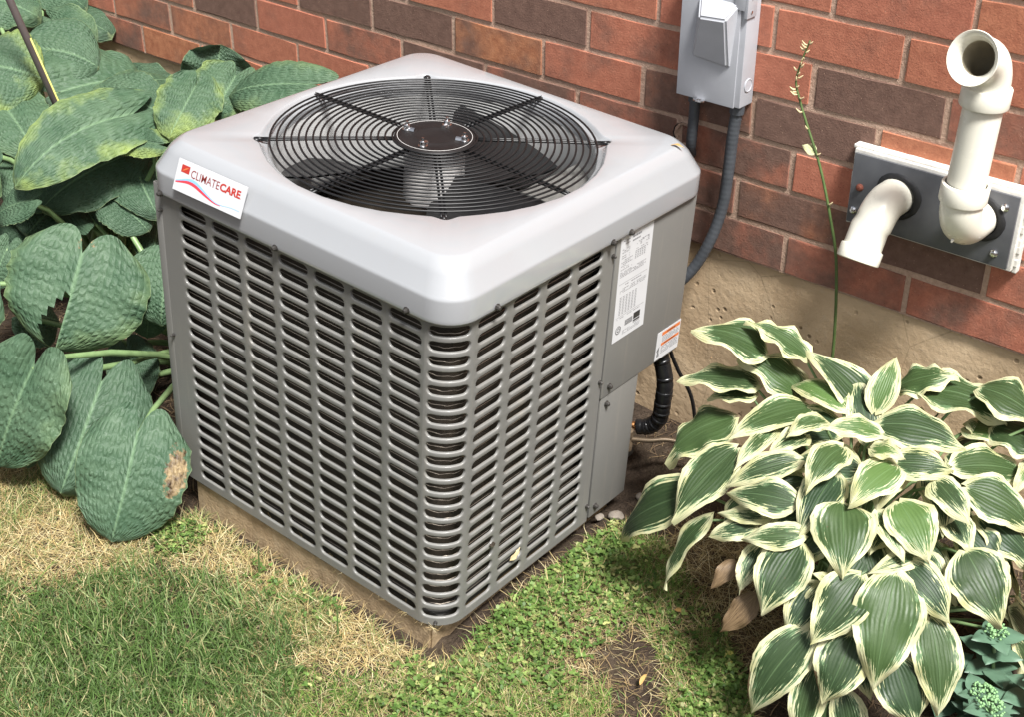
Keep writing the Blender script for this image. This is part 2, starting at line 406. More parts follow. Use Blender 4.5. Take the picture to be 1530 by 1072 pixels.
M['yellow_leaf'] = simple('yellow_leaf', (0.55, 0.52, 0.12), 0.6, var=0.2)

# ================================================================== ground
def axis_steps(lo, hi, step, far):
    core = list(np.arange(lo, hi + 1e-6, step)); o = []; d = step
    x = hi
    while x < far: d *= 1.7; x += d; o.append(x)
    p = []; d = step; x = lo
    while x > -far: d *= 1.7; x -= d; p.append(x)
    return np.array(p[::-1] + core + o)
def in_poly(x, y, poly):
    x = np.asarray(x); y = np.asarray(y); r = np.zeros(x.shape, bool); n = len(poly)
    for i in range(n):
        x1, y1 = poly[i]; x2, y2 = poly[(i + 1) % n]
        c = ((y1 > y) != (y2 > y)) & (x < (x2 - x1) * (y - y1) / (y2 - y1 + 1e-12) + x1)
        r ^= c
    return r
_ph = RNG.uniform(0, 6.28, (14, 2)); _fr = RNG.uniform(-1, 1, (14, 2)) * np.array([9, 9])
def ground_z(x, y):
    x = np.asarray(x, float); y = np.asarray(y, float); z = np.zeros_like(x)
    for (a, b), (p, q) in zip(_fr, _ph):
        z += np.sin(a * x * 2 + p) * np.sin(b * y * 2 + q)
    near = np.clip(1.5 - np.hypot(x, y) / 3, 0, 1)
    z = z * 0.0016 * near
    # a worn hollow beside the pad corner and in the bare patch
    z -= 0.016 * np.exp(-((x - 0.02) ** 2 + (y - 0.02) ** 2) / 0.004)
    z -= 0.010 * np.exp(-((x - 0.28) ** 2 + (y - 0.14) ** 2) / 0.02)
    # a shallow gutter along the front of the pad
    z -= 0.026 * np.exp(-((y + 0.005) / 0.05) ** 2) * np.clip((x + 0.80) / 0.08, 0, 1) * np.clip((0.02 - x) / 0.06, 0, 1)
    # hidden beneath the pad
    z -= 0.02 * ((x > -0.70) & (x < -0.07) & (y > 0.03) & (y < 0.7))
    return z
gx = axis_steps(-2.7, 1.7, 0.025, 40); gy = axis_steps(-1.5, 1.1, 0.025, 40)
X, Y = np.meshgrid(gx, gy)
Z = ground_z(X, Y)
V = np.stack([X.ravel(), Y.ravel(), Z.ravel()], 1); W_ = len(gx)
ii = (np.arange(len(gy) - 1)[:, None] * W_ + np.arange(W_ - 1)[None]).ravel()
lp = np.stack([ii, ii + 1, ii + 1 + W_, ii + W_], 1)
g = np_mesh('ground', V, lp.ravel(), np.full(len(lp), 4), M['soil'], smooth=True)
tag(g, 'dark bare soil ground under the plants and around the unit', 'ground', kind='structure')

# ================================================================== house wall
WY = 0.889; BL, BH, BX0, BZ0 = 0.267, 0.09002, -0.8251, 0.463
OFF = [-0.0235, -0.0114, -0.028, 0.0087, -0.0032, 0.0377, 0.0197]
MORT = 0.0125
house = thing('house_wall', 'red and brown brick house wall on a tan concrete foundation behind the unit', 'wall', (0, WY, 0))
def brick_mesh(seed):
    r = random.Random(seed); bm = bmesh.new()
    w, h, d = BL - MORT, BH - MORT, 0.06
    bmesh.ops.create_cube(bm, size=1)
    for q in bm.verts: q.co = Vector((q.co.x * w, (q.co.y + 0.5) * d, q.co.z * h))
    fe = [e for e in bm.edges if all(q.co.y < 1e-5 for q in e.verts)]
    bmesh.ops.subdivide_edges(bm, edges=[e for e in fe if abs(e.verts[0].co.x - e.verts[1].co.x) > 0.1], cuts=4)
    fe = [e for e in bm.edges if all(q.co.y < 1e-5 for q in e.verts) and (len(e.link_faces) == 2 and any(f.normal.y > -0.5 for f in e.link_faces))]
    bmesh.ops.bevel(bm, geom=fe, offset=0.0010, segments=1, affect='EDGES')
    for q in bm.verts:
        if q.co.y < 0.01: q.co += Vector((r.uniform(-1, 1) * 0.0012, r.uniform(-0.2, 1) * 0.0006, r.uniform(-1, 1) * 0.0014))
    bm.normal_update()
    me = bpy.data.meshes.new('brick'); bm.to_mesh(me); bm.free(); me.materials.append(M['brick'])
    return me
BM = [brick_mesh(i) for i in range(8)]
TONES = {(1,-5.5):(.5,.2),(1,-4.5):(.15,.8),(1,-3.5):(.1,.3),(1,2.5):(.62,0),(1,3.5):(.42,0),(1,4.5):(.3,0),(1,5.5):(.3,0),
 (2,-5):(.4,.4),(2,-4):(.22,.6),(2,-3):(.12,.2),(2,-2):(.1,.1),(2,2):(.5,.1),(2,3):(.62,.7),(2,4):(.86,0),(2,5):(.2,0),
 (3,-5.5):(.4,.2),(3,-4.5):(.3,.5),(3,-3.5):(.92,0),(3,-2.5):(.1,0),(3,-1.5):(.35,.1),(3,-.5):(.9,0),(3,.5):(.55,0),(3,1.5):(.5,0),(3,2.5):(.5,.1),(3,3.5):(.12,0),(3,4.5):(.15,0),
 (4,-4):(.2,.3),(4,-3):(.15,.1),(4,-2):(.75,0),(4,-1):(.98,0),(4,0):(.3,1),(4,1):(.22,.1),(4,2):(.55,.6),(4,3):(.95,0),(4,4):(.1,.5),(4,5):(.15,0),
 (5,-2.5):(.3,0),(5,-1.5):(.25,0),(5,-.5):(.05,.2),(5,.5):(.88,0),(5,1.5):(.15,.1),(5,2.5):(.1,0),(5,3.5):(.85,0),(5,4.5):(.38,0),
 (6,0):(.15,0),(6,1):(.12,.2),(6,2):(.12,0),(6,3):(.05,.1),(6,4):(.05,.2),(7,2.5):(.1,.1),(7,3.5):(.1,0),(7,4.5):(.05,.4)}
rb = random.Random(5); rest = MB(); rest_t = []; rest_w = []
for c in range(1, 23):
    half = 0.5 if c % 2 else 0.0
    for j in range(-22, 12):
        k = j + half
        xo = BX0 + (k + 0.5) * BL + (OFF[c - 1] if c <= 7 else rb.uniform(-0.02, 0.02))
        zc = BZ0 + (c - 0.5) * BH
        tn, wm = TONES.get((c, k), (rb.choice([0.05, 0.1, 0.15, 0.3, 0.5, 0.85]), rb.choice([0, 0, 0.2, 0.6])))
        if c <= 8 and -8 <= k <= 6:
            o = link_mesh('brick', BM[(j * 3 + c * 5) % 8], house)
            o.location = (xo + rb.uniform(-.001, .001), rb.uniform(-0.0012, 0.0010), zc + rb.uniform(-.0008, .0008))
            o.rotation_euler = (rb.uniform(-.008, .008), rb.uniform(-.004, .004), rb.uniform(-.006, .006))
            o['tone'] = tn + rb.uniform(-.06, .06); o['warm'] = wm
        else:
            n0 = len(rest.f)
            dy = rb.uniform(-0.002, 0.002)
            rest.box((xo - (BL - MORT) / 2, dy, zc - (BH - MORT) / 2), (xo + (BL - MORT) / 2, 0.05, zc + (BH - MORT) / 2))
            rest_t += [tn] * (len(rest.f) - n0); rest_w += [wm] * (len(rest.f) - n0)
ro = rest.build('upper_brickwork', M['brick'], house)
for nm, dat in (('tone_g', rest_t), ('warm_g', rest_w)):
    a = ro.data.attributes.new(nm, 'FLOAT', 'FACE'); a.data.foreach_set('value', dat)
ro['kind'] = 'stuff'
# mortar sheet, slightly concave joints behind the brick faces
mm = MB(); mm.box((-6.6, 0.0028, BZ0 + 0.002), (2.4, 0.055, BZ0 + 22 * BH)); mm.build('mortar', M['mortar'], house)
# foundation: uneven cast face, recessed below the brick
nx, nz = 330, 26
xs = np.linspace(-6.6, 2.4, nx); zs = np.linspace(-0.35, BZ0, nz)
XX, ZZ = np.meshgrid(xs, zs)
rr = np.random.default_rng(3)
YY = 0.0085 + 0.0035 * np.sin(XX * 7 + np.sin(ZZ * 9)) * np.sin(ZZ * 11 + XX * 3) + rr.normal(0, 0.0008, XX.shape)
V = np.stack([XX.ravel(), YY.ravel(), ZZ.ravel()], 1)
ii = (np.arange(nz - 1)[:, None] * nx + np.arange(nx - 1)[None]).ravel()
lp = np.stack([ii, ii + 1, ii + 1 + nx, ii + nx], 1)
np_mesh('foundation', V, lp.ravel(), np.full(len(lp), 4), M['concrete'], parent=house, smooth=True)
bb = MB(); bb.box((-6.6, 0.056, -0.35), (2.4, 0.30, BZ0 + 22 * BH)); bb.build('block_core', M['mortar'], house)

# ================================================================== condenser unit
P_ = 0.0871870; W_U = 8.45
RU = Matrix(((0.9979, -0.0301, 0.0569), (0.0292, 0.9994, 0.0170), (-0.0574, -0.0153, 0.9982)))
UO = Vector((0, 0, 0.66262))
UC = Vector((-W_U / 2, W_U / 2, -7.25))                    # base centre, louver units
def U(x, y, z): return ((x - UC.x) * P_, (y - UC.y) * P_, (z - UC.z) * P_)
ubase = UO + RU @ (UC * P_)
unit = thing('air_conditioner', 'square grey outdoor air conditioner with louvered sides and a round black fan guard on top', 'air conditioner', ubase, RU)
def ubuild(mb, name, mat, parent=unit, smooth=False, auto=None):
    mb.v = [U(*p) for p in mb.v]; return mb.build(name, mat, parent, smooth, auto)

# --- louvered panels: sheets bent round the corners, each slot a real hole with rolled-in lips
RC = 0.70; ARC = RC * PI / 2
def path_front(s):
    """s along the sheet from the far left corner, round the front corner, along the right side -> x, y, nx, ny"""
    f = W_U - RC
    if s <= f: return (-W_U + s, 0.0, 0.0, -1.0)
    if s <= f + ARC:
        a = (s - f) / RC; return (-RC + RC * math.sin(a), RC - RC * math.cos(a), math.sin(a), -math.cos(a))
    return (0.0, RC + (s - f - ARC), 1.0, 0.0)
def slot_loop(w, h, n=5, m=6):
    r = h / 2; hw = w / 2 - r; pts = []
    for i in range(n + 1): a = -PI / 2 + PI * i / n; pts.append((hw + r * math.cos(a), r * math.sin(a)))
    for i in range(1, m): pts.append((hw - 2 * hw * i / m, r))
    for i in range(n + 1): a = PI / 2 + PI * i / n; pts.append((-hw + r * math.cos(a), r * math.sin(a)))
    for i in range(1, m): pts.append((-hw + 2 * hw * i / m, -r))
    return pts
def louver(mb, path, cols, rows, q, s_lo, s_hi, z_hi, z_lo, pw=1.0):
    """cols: list of (centre s, slot width); rows: z centres"""
    def put(s, z, d):
        x, y, nx, ny = path(s); return (x + nx * d, y + ny * d, z)
    sh = 0.214
    edges = [s_lo] + [(cols[i][0] + cols[i + 1][0]) / 2 for i in range(len(cols) - 1)] + [s_hi]
    edges[0] = cols[0][0] - pw / 2; edges[-1] = cols[-1][0] + pw / 2
    for ci, (sc, sw) in enumerate(cols):
        e0, e1 = edges[ci], edges[ci + 1]
        base = slot_loop(sw, sh); k = len(base)
        for zc in rows:
            z0, z1 = zc - q / 2, zc + q / 2
            outer = []
            r = sh / 2; hw = sw / 2 - r
            for (a, b) in base:
                if abs(a) <= hw + 1e-6: o = (sc + a, z1 if b > 0 else z0)
                else:
                    aa = math.atan2(b, (abs(a) - hw)); o = ((e1 if a > 0 else e0), zc + max(-1, min(1, aa / (PI * 0.3 - 1e-4))) * q / 2)
                outer.append(o)
            rings = [[put(s, z, 0.0) for s, z in outer]]
            for grow, d in ((0.026, 0.0), (0.016, -0.003), (0.006, -0.011), (0.0, -0.026), (-0.002, -0.055)):
                rings.append([put(sc + a, zc + b, d) for a, b in slot_loop(sw + 2 * grow, sh + 2 * grow)])
            v = [p for rg in rings for p in rg]; f = []
            for i in range(len(rings) - 1):
                for j in range(k): f.append((i * k + j, i * k + (j + 1) % k, (i + 1) * k + (j + 1) % k, (i + 1) * k + j))
            mb.add(v, f)
    def strip(sa, sb, za, zb):
        n = max(1, int(abs(sb - sa) / 0.16))
        v = []; f = []
        for i in range(n + 1):
            s = sa + (sb - sa) * i / n; v += [put(s, za, 0), put(s, zb, 0)]
        for i in range(n): f.append((2 * i, 2 * i + 2, 2 * i + 3, 2 * i + 1))
        mb.add(v, f)
    top, bot = rows[0] + q / 2, rows[-1] - q / 2
    strip(s_lo, edges[0], z_lo, z_hi); strip(edges[-1], s_hi, z_lo, z_hi)
    strip(edges[0], edges[-1], top, z_hi); strip(edges[0], edges[-1], z_lo, bot)
    # folded lower lip
    n = 60; v = []; f = []
    for i in range(n + 1):
        s = s_lo + (s_hi - s_lo) * i / n; v += [put(s, z_lo, 0), put(s, z_lo - 0.02, -0.02), put(s, z_lo - 0.02, -0.12)]
    for i in range(n):
        for j in range(2): f.append((3 * i + j, 3 * i + j + 1, 3 * i + 3 + j + 1, 3 * i + 3 + j))
    mb.add(v, f)
Q = 0.329; ROWS = [-Q * i for i in range(22)]
fl = W_U
cols = [(fl - (1.1522 + 6 - i), 0.83) for i in range(7)]
cols.append((fl - RC + ARC / 2, 0.86))
base_r = fl - RC + ARC
cols += [(base_r + (1.1844 + 1.0368 * k - RC), 0.83) for k in range(4)]
S_END = base_r + 5.12 - RC
mb = MB(); louver(mb, path_front, cols, ROWS, Q, 0.14, S_END, 0.42, -7.23)
gr_o = ubuild(mb, 'louvered_panel', M['paint'], auto=50)
# left side, same louvers
mb = MB(); louver(mb, lambda s: (-W_U + 0.09, W_U - s, -1.0, 0.0), [(1.05 + i * 0.98, 0.82) for i in range(7)], ROWS, Q, 0.0, W_U - 0.1, 0.42, -7.23, 0.98)
ubuild(mb, 'louvered_panel', M['paint'], auto=50)
# back
mb = MB(); louver(mb, lambda s: (-s, W_U, 0.0, 1.0), [(3.2 + i * 1.0, 0.82) for i in range(5)], ROWS, Q, 2.6, W_U, 0.42, -7.23, 1.0)
ubuild(mb, 'louvered_panel', M['paint'], auto=50)
# corner post with the seam at the left front edge and its scalloped guard edge
mb = MB(); mb.box((-W_U + 0.085, -0.012, -7.22), (-W_U + 0.30, 0.20, 0.40), bev=0.03)
for i in range(40): mb.box((-W_U + 0.045, 0.12, -7.1 + i * 0.185), (-W_U + 0.10, 0.20, -7.1 + i * 0.185 + 0.11), bev=0.012)
ubuild(mb, 'corner_post', M['paint'], auto=40)
# coil behind the louvers
def inset_path(d, n=8):
    r = RC; pts = [(-W_U + d, W_U - d), (-W_U + d, d)]
    pts += [(-r + (r - d) * math.sin(a), r - (r - d) * math.cos(a)) for a in np.linspace(0, PI / 2, n)]
    pts += [(-d, 5.0), (-2.6, 5.0)]
    return pts
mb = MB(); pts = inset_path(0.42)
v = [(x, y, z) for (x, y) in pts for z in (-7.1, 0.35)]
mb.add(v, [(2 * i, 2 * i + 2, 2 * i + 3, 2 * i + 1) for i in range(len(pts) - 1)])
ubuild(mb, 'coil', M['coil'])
mb = MB(); pts = inset_path(0.17, 9)
rw = random.Random(2)
for i in range(44):
    z = -6.95 + i * 0.163 + rw.uniform(-.02, .02)
    mb.tube([(x, y, z + 0.012 * math.sin(j * 2 + i)) for j, (x, y) in enumerate(pts[1:-1])], 0.0085, 4, caps=False)
wv = ubuild(mb, 'coil_guard_wires', M['coil_wire']); wv['kind'] = 'stuff'
# base pan and drip edge
mb = MB(); mb.box((-W_U + 0.3, 0.25, -7.27), (-0.25, 6.6, -7.05), bev=0.04); mb.box((-W_U + 0.3, 6.6, -7.27), (-0.75, W_U - 0.3, -7.05), bev=0.04); ubuild(mb, 'base_pan', M['pan'], auto=40)
# --- service side: control box above, lower access panel below
mb = MB(); mb.box((-2.6, 5.17, -3.83), (0.012, W_U - 0.22, 0.40), bev=0.05)
ctrl = ubuild(mb, 'control_box', M['paint'], auto=40)
mb = MB(); mb.box((-2.5, 5.22, -7.22), (-0.012, 6.68, -3.84), bev=0.03); ubuild(mb, 'lower_access_panel', M['paint'], auto=40)
mb = MB(); mb.box((-3.0, 5.122, -7.2), (-0.02, 5.165, 0.38)); ubuild(mb, 'panel_seam', M['seam'])
mb = MB(); mb.box((-2.7, 6.70, -7.0), (-2.5, W_U - 0.1, -3.84)); ubuild(mb, 'valve_bulkhead', M['pan'])

# --- cap: rounded-square lid with a round dished opening
def rsq(off, z, n=10, rc=None):
    a = W_U / 2 + off; r = (0.66 + off * 0.35) if rc is None else rc
    pts = []
    for cx, cy, a0 in ((1, 1, 0), (-1, 1, PI / 2), (-1, -1, PI), (1, -1, 1.5 * PI)):
        for i in range(n):
            t_ = a0 + PI / 2 * i / (n - 1); pts.append((cx * (a - r) + r * math.cos(t_), cy * (a - r) + r * math.sin(t_)))
        # straight run to the next corner, subdivided
        nx_ = {(1, 1): (-1, 1), (-1, 1): (-1, -1), (-1, -1): (1, -1), (1, -1): (1, 1)}[(cx, cy)]
        a1 = a0 + PI / 2
        p0 = pts[-1]; p1 = (nx_[0] * (a - r) + r * math.cos(a1), nx_[1] * (a - r) + r * math.sin(a1))
        for i in range(1, 9): pts.append((p0[0] + (p1[0] - p0[0]) * i / 9, p0[1] + (p1[1] - p0[1]) * i / 9))
    return [(x - W_U / 2, y + W_U / 2, z) for x, y in pts]
prof = [(0.03, 0.235), (0.085, 0.235), (0.105, 0.25), (0.112, 0.275), (0.112, 0.34), (0.112, 0.715), (0.108, 0.745), (0.098, 0.772), (0.080, 0.800), (0.060, 0.83), (-0.105, 1.125), (-0.135, 1.175), (-0.175, 1.225), (-0.222, 1.272), (-0.265, 1.312), (-0.305, 1.345), (-0.345, 1.367), (-0.385, 1.38)]
rings = [rsq(o, z) for o, z in prof]; k = len(rings[0])
ang = [math.atan2(y - W_U / 2, x + W_U / 2) for x, y, z in rings[-1]]
def notch(a, r):   # shallow pockets where the guard feet sit
    d = abs((a + PI / 8) % (PI / 4) - PI / 8); return r + 0.17 * math.exp(-(d / 0.055) ** 2)
for r, z, nt in ((3.67, 1.38, 1), (3.645, 1.372, 1), (3.62, 1.345, 1), (3.58, 1.28, .9), (3.55, 1.245, .35), (3.51, 1.225, 0), (3.475, 1.20, 0), (3.455, 1.13, 0), (3.44, 1.0, 0)):
    rings.append([(-W_U / 2 + (r + (notch(a, r) - r) * nt) * math.cos(a), W_U / 2 + (r + (notch(a, r) - r) * nt) * math.sin(a), z) for a in ang])
mb = MB(); v = [p for rg in rings for p in rg]; f = []
for i in range(len(rings) - 1):
    for j in range(k): f.append((i * k + j, i * k + (j + 1) % k, (i + 1) * k + (j + 1) % k, (i + 1) * k + j))
mb.add(v, f); cap_o = ubuild(mb, 'cap', M['cap'], auto=60)
mb = MB(); c0 = (-W_U / 2, W_U / 2, 0)
mb.lathe([(3.445, 1.02), (3.42, 0.6), (3.40, -0.55), (3.55, -1.0), (3.75, -1.2)], 72, c0); ubuild(mb, 'fan_shroud', M['inner'], smooth=True)
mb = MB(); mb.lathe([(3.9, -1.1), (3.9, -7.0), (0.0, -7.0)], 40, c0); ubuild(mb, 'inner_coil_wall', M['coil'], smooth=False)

# --- fan guard
guard = MB(); guard.lathe([(0.86, 1.40), (0.87, 1.425), (0.855, 1.445), (0.82, 1.447), (0.80, 1.457), (0.775, 1.447), (0.45, 1.452), (0.43, 1.462), (0.40, 1.452), (0.0, 1.455)], 48, c0)
guard.lathe([(0.86, 1.40), (0.80, 1.385), (0.0, 1.385)], 48, c0)
guard = ubuild(guard, 'fan_guard', M['hub'], auto=50)
for r_ in (0.80, 0.43):  # glints along the hub ridges, modelled as thin pale rings
    mb = MB(); mb.tube([(c0[0] + r_ * math.cos(2 * PI * j / 64), c0[1] + r_ * math.sin(2 * PI * j / 64), 1.453) for j in range(65)], 0.0055, 6, caps=False)
    ubuild(mb, 'hub_glint', M['motor'], guard, smooth=True)
def gz(r): return 1.425 - 0.05 * (r / 3.45) ** 2
for i in range(18):
    r = 0.90 + i * (3.46 - 0.90) / 17
    mb = MB(); n = 84
    mb.tube([(c0[0] + r * math.cos(2 * PI * j / n), c0[1] + r * math.sin(2 * PI * j / n), gz(r)) for j in range(n + 1)], 0.0235, 6, caps=False)
    ubuild(mb, 'guard_ring', M['black_wire'], guard, smooth=True)
for i in range(8):
    a = i * PI / 4 + math.radians(-0.5); mb = MB()
    ca, sa = math.cos(a), math.sin(a)
    for sd_ in (-1, 1):
        ox, oy = -sa * 0.045 * sd_, ca * 0.045 * sd_
        mb.tube([(c0[0] + r * ca + ox, c0[1] + r * sa + oy, gz(r) - 0.045) for r in (0.82, 1.5, 2.2, 2.9, 3.45, 3.62)], 0.03, 6)
    mb.tube([(c0[0] + 3.6 * ca, c0[1] + 3.6 * sa, gz(3.6) - 0.045), (c0[0] + 3.74 * ca, c0[1] + 3.74 * sa, 1.33)], 0.05, 6)
    mb.lathe([(0.09, 0), (0.09, 0.03), (0.05, 0.06), (0, 0.065)], 10, (c0[0] + 3.74 * ca, c0[1] + 3.74 * sa, 1.30))
    ubuild(mb, 'guard_spoke', M['black_wire'], guard, smooth=True)
for bx, by in ((-0.63, -0.19), (-0.19, 0.60), (0.62, 0.24), (0.20, -0.60)):
    mb = MB(); mb.lathe([(0.105, 1.45), (0.105, 1.475), (0.075, 1.48), (0.072, 1.56), (0.05, 1.575), (0.035, 1.58), (0.03, 1.64), (0.0, 1.65)], 10, (c0[0] + bx, c0[1] + by, 0))
    a = math.atan2(by, bx); ex, ey = bx * 0.72, by * 0.72
    mb.tube([(c0[0] + ex, c0[1] + ey, 1.462), (c0[0] + bx, c0[1] + by, 1.462)], 0.06, 8)
    ubuild(mb, 'guard_bolt', M['chrome'], guard, auto=40)
# motor and blades
mb = MB(); mb.lathe([(0.0, 1.36), (0.62, 1.36), (0.66, 1.30), (0.66, 0.05), (0.58, -0.02), (0.2, -0.05), (0.2, -0.25), (0, -0.25)], 40, c0)
ubuild(mb, 'fan_motor', M['motor'], auto=40)
for azd in (90, 210, 330):
    mb = MB(); az = math.radians(azd); half = math.radians(29); pitch = 0.95; nr, na = 6, 10; top = []; 
    for i in range(nr + 1):
        r = 0.5 + (3.25 - 0.5) * i / nr
        for j in range(na + 1):
            u = j / na * 2 - 1
            hw_ = half * (0.95 if i > 0 else 0.7) * (1.0 - 0.10 * (i == nr)) * min(1.0, 1.25 - 0.25 * r / 3.25)
            a = az + u * hw_ + 0.10 * (r / 3.25)
            zz = 0.50 + u * (0.26 + 0.04 * r) - 0.10 * (1 - u * u)
            top.append((c0[0] + r * math.cos(a), c0[1] + r * math.sin(a), zz))
    f = []
    for i in range(nr):
        for j in range(na): f.append((i * (na + 1) + j, i * (na + 1) + j + 1, (i + 1) * (na + 1) + j + 1, (i + 1) * (na + 1) + j))
    nv = len(top); mb.add(top, f); mb.add([(x, y, z - 0.05) for x, y, z in top], [q[::-1] for q in f])
    ubuild(mb, 'fan_blade', M['blade'], smooth=True)

# --- screws
def screw(pos, n, r=0.052, parent=unit, mat='screw'):
    n = Vector(n).normalized(); x = n.orthogonal().normalized(); y = n.cross(x); v = []; kk = 8
    pr = [(r * 1.45, 0.0), (r * 1.45, 0.02), (r, 0.03), (r, 0.075), (r * 0.6, 0.095)]
    for rr_, h in pr:
        for j in range(kk):
            a = 2 * PI * j / kk; p = Vector(pos) + x * rr_ * math.cos(a) + y * rr_ * math.sin(a) + n * h; v.append(tuple(p))
    f = [(i * kk + j, i * kk + (j + 1) % kk, (i + 1) * kk + (j + 1) % kk, (i + 1) * kk + j) for i in range(len(pr) - 1) for j in range(kk)] + [tuple(range(4 * kk, 5 * kk))]
    m_ = MB(); m_.add(v, f); return ubuild(m_, 'screw', M[mat], parent, smooth=False)
for x, z in ((-8.0, 0.27), (-4.5, 0.285), (-1.0, 0.30)): screw((x, -0.105, z), (0, -1, 0))
for y, z in ((1.14, 0.30), (4.84, 0.28), (5.48, 0.28)): screw((0.105, y, z), (1, 0, 0))
for x, z in ((-8.15, -0.19), (-8.11, -3.29), (-8.12, -6.69)): screw((x, -0.012, z), (0, -1, 0), 0.030)
for y, z in ((5.06, -0.16), (5.05, -3.29), (5.05, -6.74)): screw((0.0, y, z), (1, 0, 0), 0.036)
for y, z in ((5.44, -3.57),): screw((0.012, y, z), (1, 0, 0))
for y, z in ((5.44, -4.05), (5.43, -6.95)): screw((-0.012, y, z), (1, 0, 0))
screw((-0.28, 0.14, -7.14), (0.5, -0.87, 0), 0.03)

# --- labels
def quad_plate(name, o, ux, vy, thick, mat, parent=unit):
    o, ux, vy = Vector(o), Vector(ux), Vector(vy); n = ux.cross(vy).normalized() * thick
    p = [o, o + ux, o + ux + vy, o + vy]
    m_ = MB(); m_.add([tuple(q) for q in p] + [tuple(q + n) for q in p], [(4, 5, 6, 7), (0, 1, 5, 4), (1, 2, 6, 5), (2, 3, 7, 6), (3, 0, 4, 7), (3, 2, 1, 0)])
    return ubuild(m_, name, mat, parent)
class Print:
    """flat ink on a plate: u, v in 0..1 of the plate"""
    def __init__(s, o, ux, vy, lift):
        s.o, s.ux, s.vy = Vector(o), Vector(ux), Vector(vy); s.n = s.ux.cross(s.vy).normalized() * lift; s.mb = MB(); s.mats = []
    def mi(s, m):
        if m not in s.mats: s.mats.append(m)
        return s.mats.index(m)
    def p(s, u, v): return tuple(s.o + s.ux * u + s.vy * v + s.n)
    def rect(s, u0, v0, u1, v1, m): s.mb.add([s.p(u0, v0), s.p(u1, v0), s.p(u1, v1), s.p(u0, v1)], [(0, 1, 2, 3)], s.mi(m))
    def band(s, us, lo, hi, m):
        v = []; 
        for u, a, b in zip(us, lo, hi): v += [s.p(u, a), s.p(u, b)]
        s.mb.add(v, [(2 * i, 2 * i + 2, 2 * i + 3, 2 * i + 1) for i in range(len(us) - 1)], s.mi(m))
    def ring(s, u, v, ru, rv, w, m, n=20):
        a = np.linspace(0, 2 * PI, n + 1); v_ = []
        for t_ in a: v_ += [s.p(u + ru * math.cos(t_), v + rv * math.sin(t_)), s.p(u + ru * (1 - w) * math.cos(t_), v + rv * (1 - w) * math.sin(t_))]
        s.mb.add(v_, [(2 * i, 2 * i + 2, 2 * i + 3, 2 * i + 1) for i in range(n)], s.mi(m))
    def text(s, body, u, v, hu, hv, m, bold=0.0, width=None):
        """letters of height hv (plate fraction), fitted to width hu"""
        cu = bpy.data.curves.new('lettering', 'FONT'); cu.body = body; cu.size = 1.0; cu.offset = bold; cu.resolution_u = 3
        ob = bpy.data.objects.new('lettering', cu); COL.objects.link(ob)
        dg = bpy.context.evaluated_depsgraph_get(); dg.update()
        me = bpy.data.meshes.new_from_object(ob.evaluated_get(dg))
        vs = np.array([q.co[:] for q in me.vertices]); lo, hi = vs.min(0), vs.max(0)
        pv = [s.p(u + (a - lo[0]) / (hi[0] - lo[0]) * hu, v + (b - lo[1]) / (hi[1] - lo[1]) * hv) for a, b, c in vs]
        s.mb.add(pv, [tuple(q.vertices) for q in me.polygons], s.mi(m))
        bpy.data.objects.remove(ob); bpy.data.curves.remove(cu); bpy.data.meshes.remove(me)
    def build(s, name, parent): return ubuild(s.mb, name, [M[x] for x in s.mats], parent)

# nameplate on the front slope of the cap
n_o = (-7.46, -0.190, 0.590); n_u = (2.06, 0.0, 0.03); n_v = (0.04, 0.215, 0.63)
npl = quad_plate('nameplate', n_o, n_u, n_v, 0.02, M['white_label'])
pr = Print(n_o, n_u, n_v, 0.0225)
pr.rect(0.065, 0.62, 0.185, 0.86, 'ink_red')
us = np.linspace(0.08, 0.17, 8)
pr_s = [0.66 + 0.15 * (u - 0.08) / 0.09 for u in us]
pr2 = Print(n_o, n_u, n_v, 0.0245)
pr2.band(us, [a - 0.02 * math.sin((u - .08) / .09 * PI) for a, u in zip(pr_s, us)], [a + 0.03 * math.sin((u - .08) / .09 * PI) for a, u in zip(pr_s, us)], 'orange')
pr.text('CLIMATE', 0.215, 0.555, 0.415, 0.255, 'ink_maroon', 0.003)
pr.text('CARE', 0.640, 0.555, 0.295, 0.255, 'ink_red', 0.04)
pr.rect(0.937, 0.565, 0.945, 0.59, 'ink_red')
us = np.linspace(0.02, 0.97, 40)
cen = lambda u: 0.17 + 0.24 * math.exp(-((u - 0.24) / 0.22) ** 2) - 0.07 * math.exp(-((u - 0.66) / 0.13) ** 2) + 0.02 * math.sin((u - .6) * 6)
wr = lambda u: 0.062 * math.exp(-((u - 0.30) / 0.30) ** 2) * (u < 0.72)
pr.band(us[:29], [cen(u) - wr(u) for u in us[:29]], [cen(u) + wr(u) * 0.6 for u in us[:29]], 'ink_swoosh')
wb = lambda u: 0.050 * math.exp(-((u - 0.30) / 0.20) ** 2) + 0.012
pr.band(us, [cen(u) + wr(u) * 0.6 + 0.005 for u in us], [cen(u) + wr(u) * 0.6 + 0.005 + wb(u) * 1.5 for u in us], 'ink_blue')
pr.build('print', npl); pr2.build('print', npl)

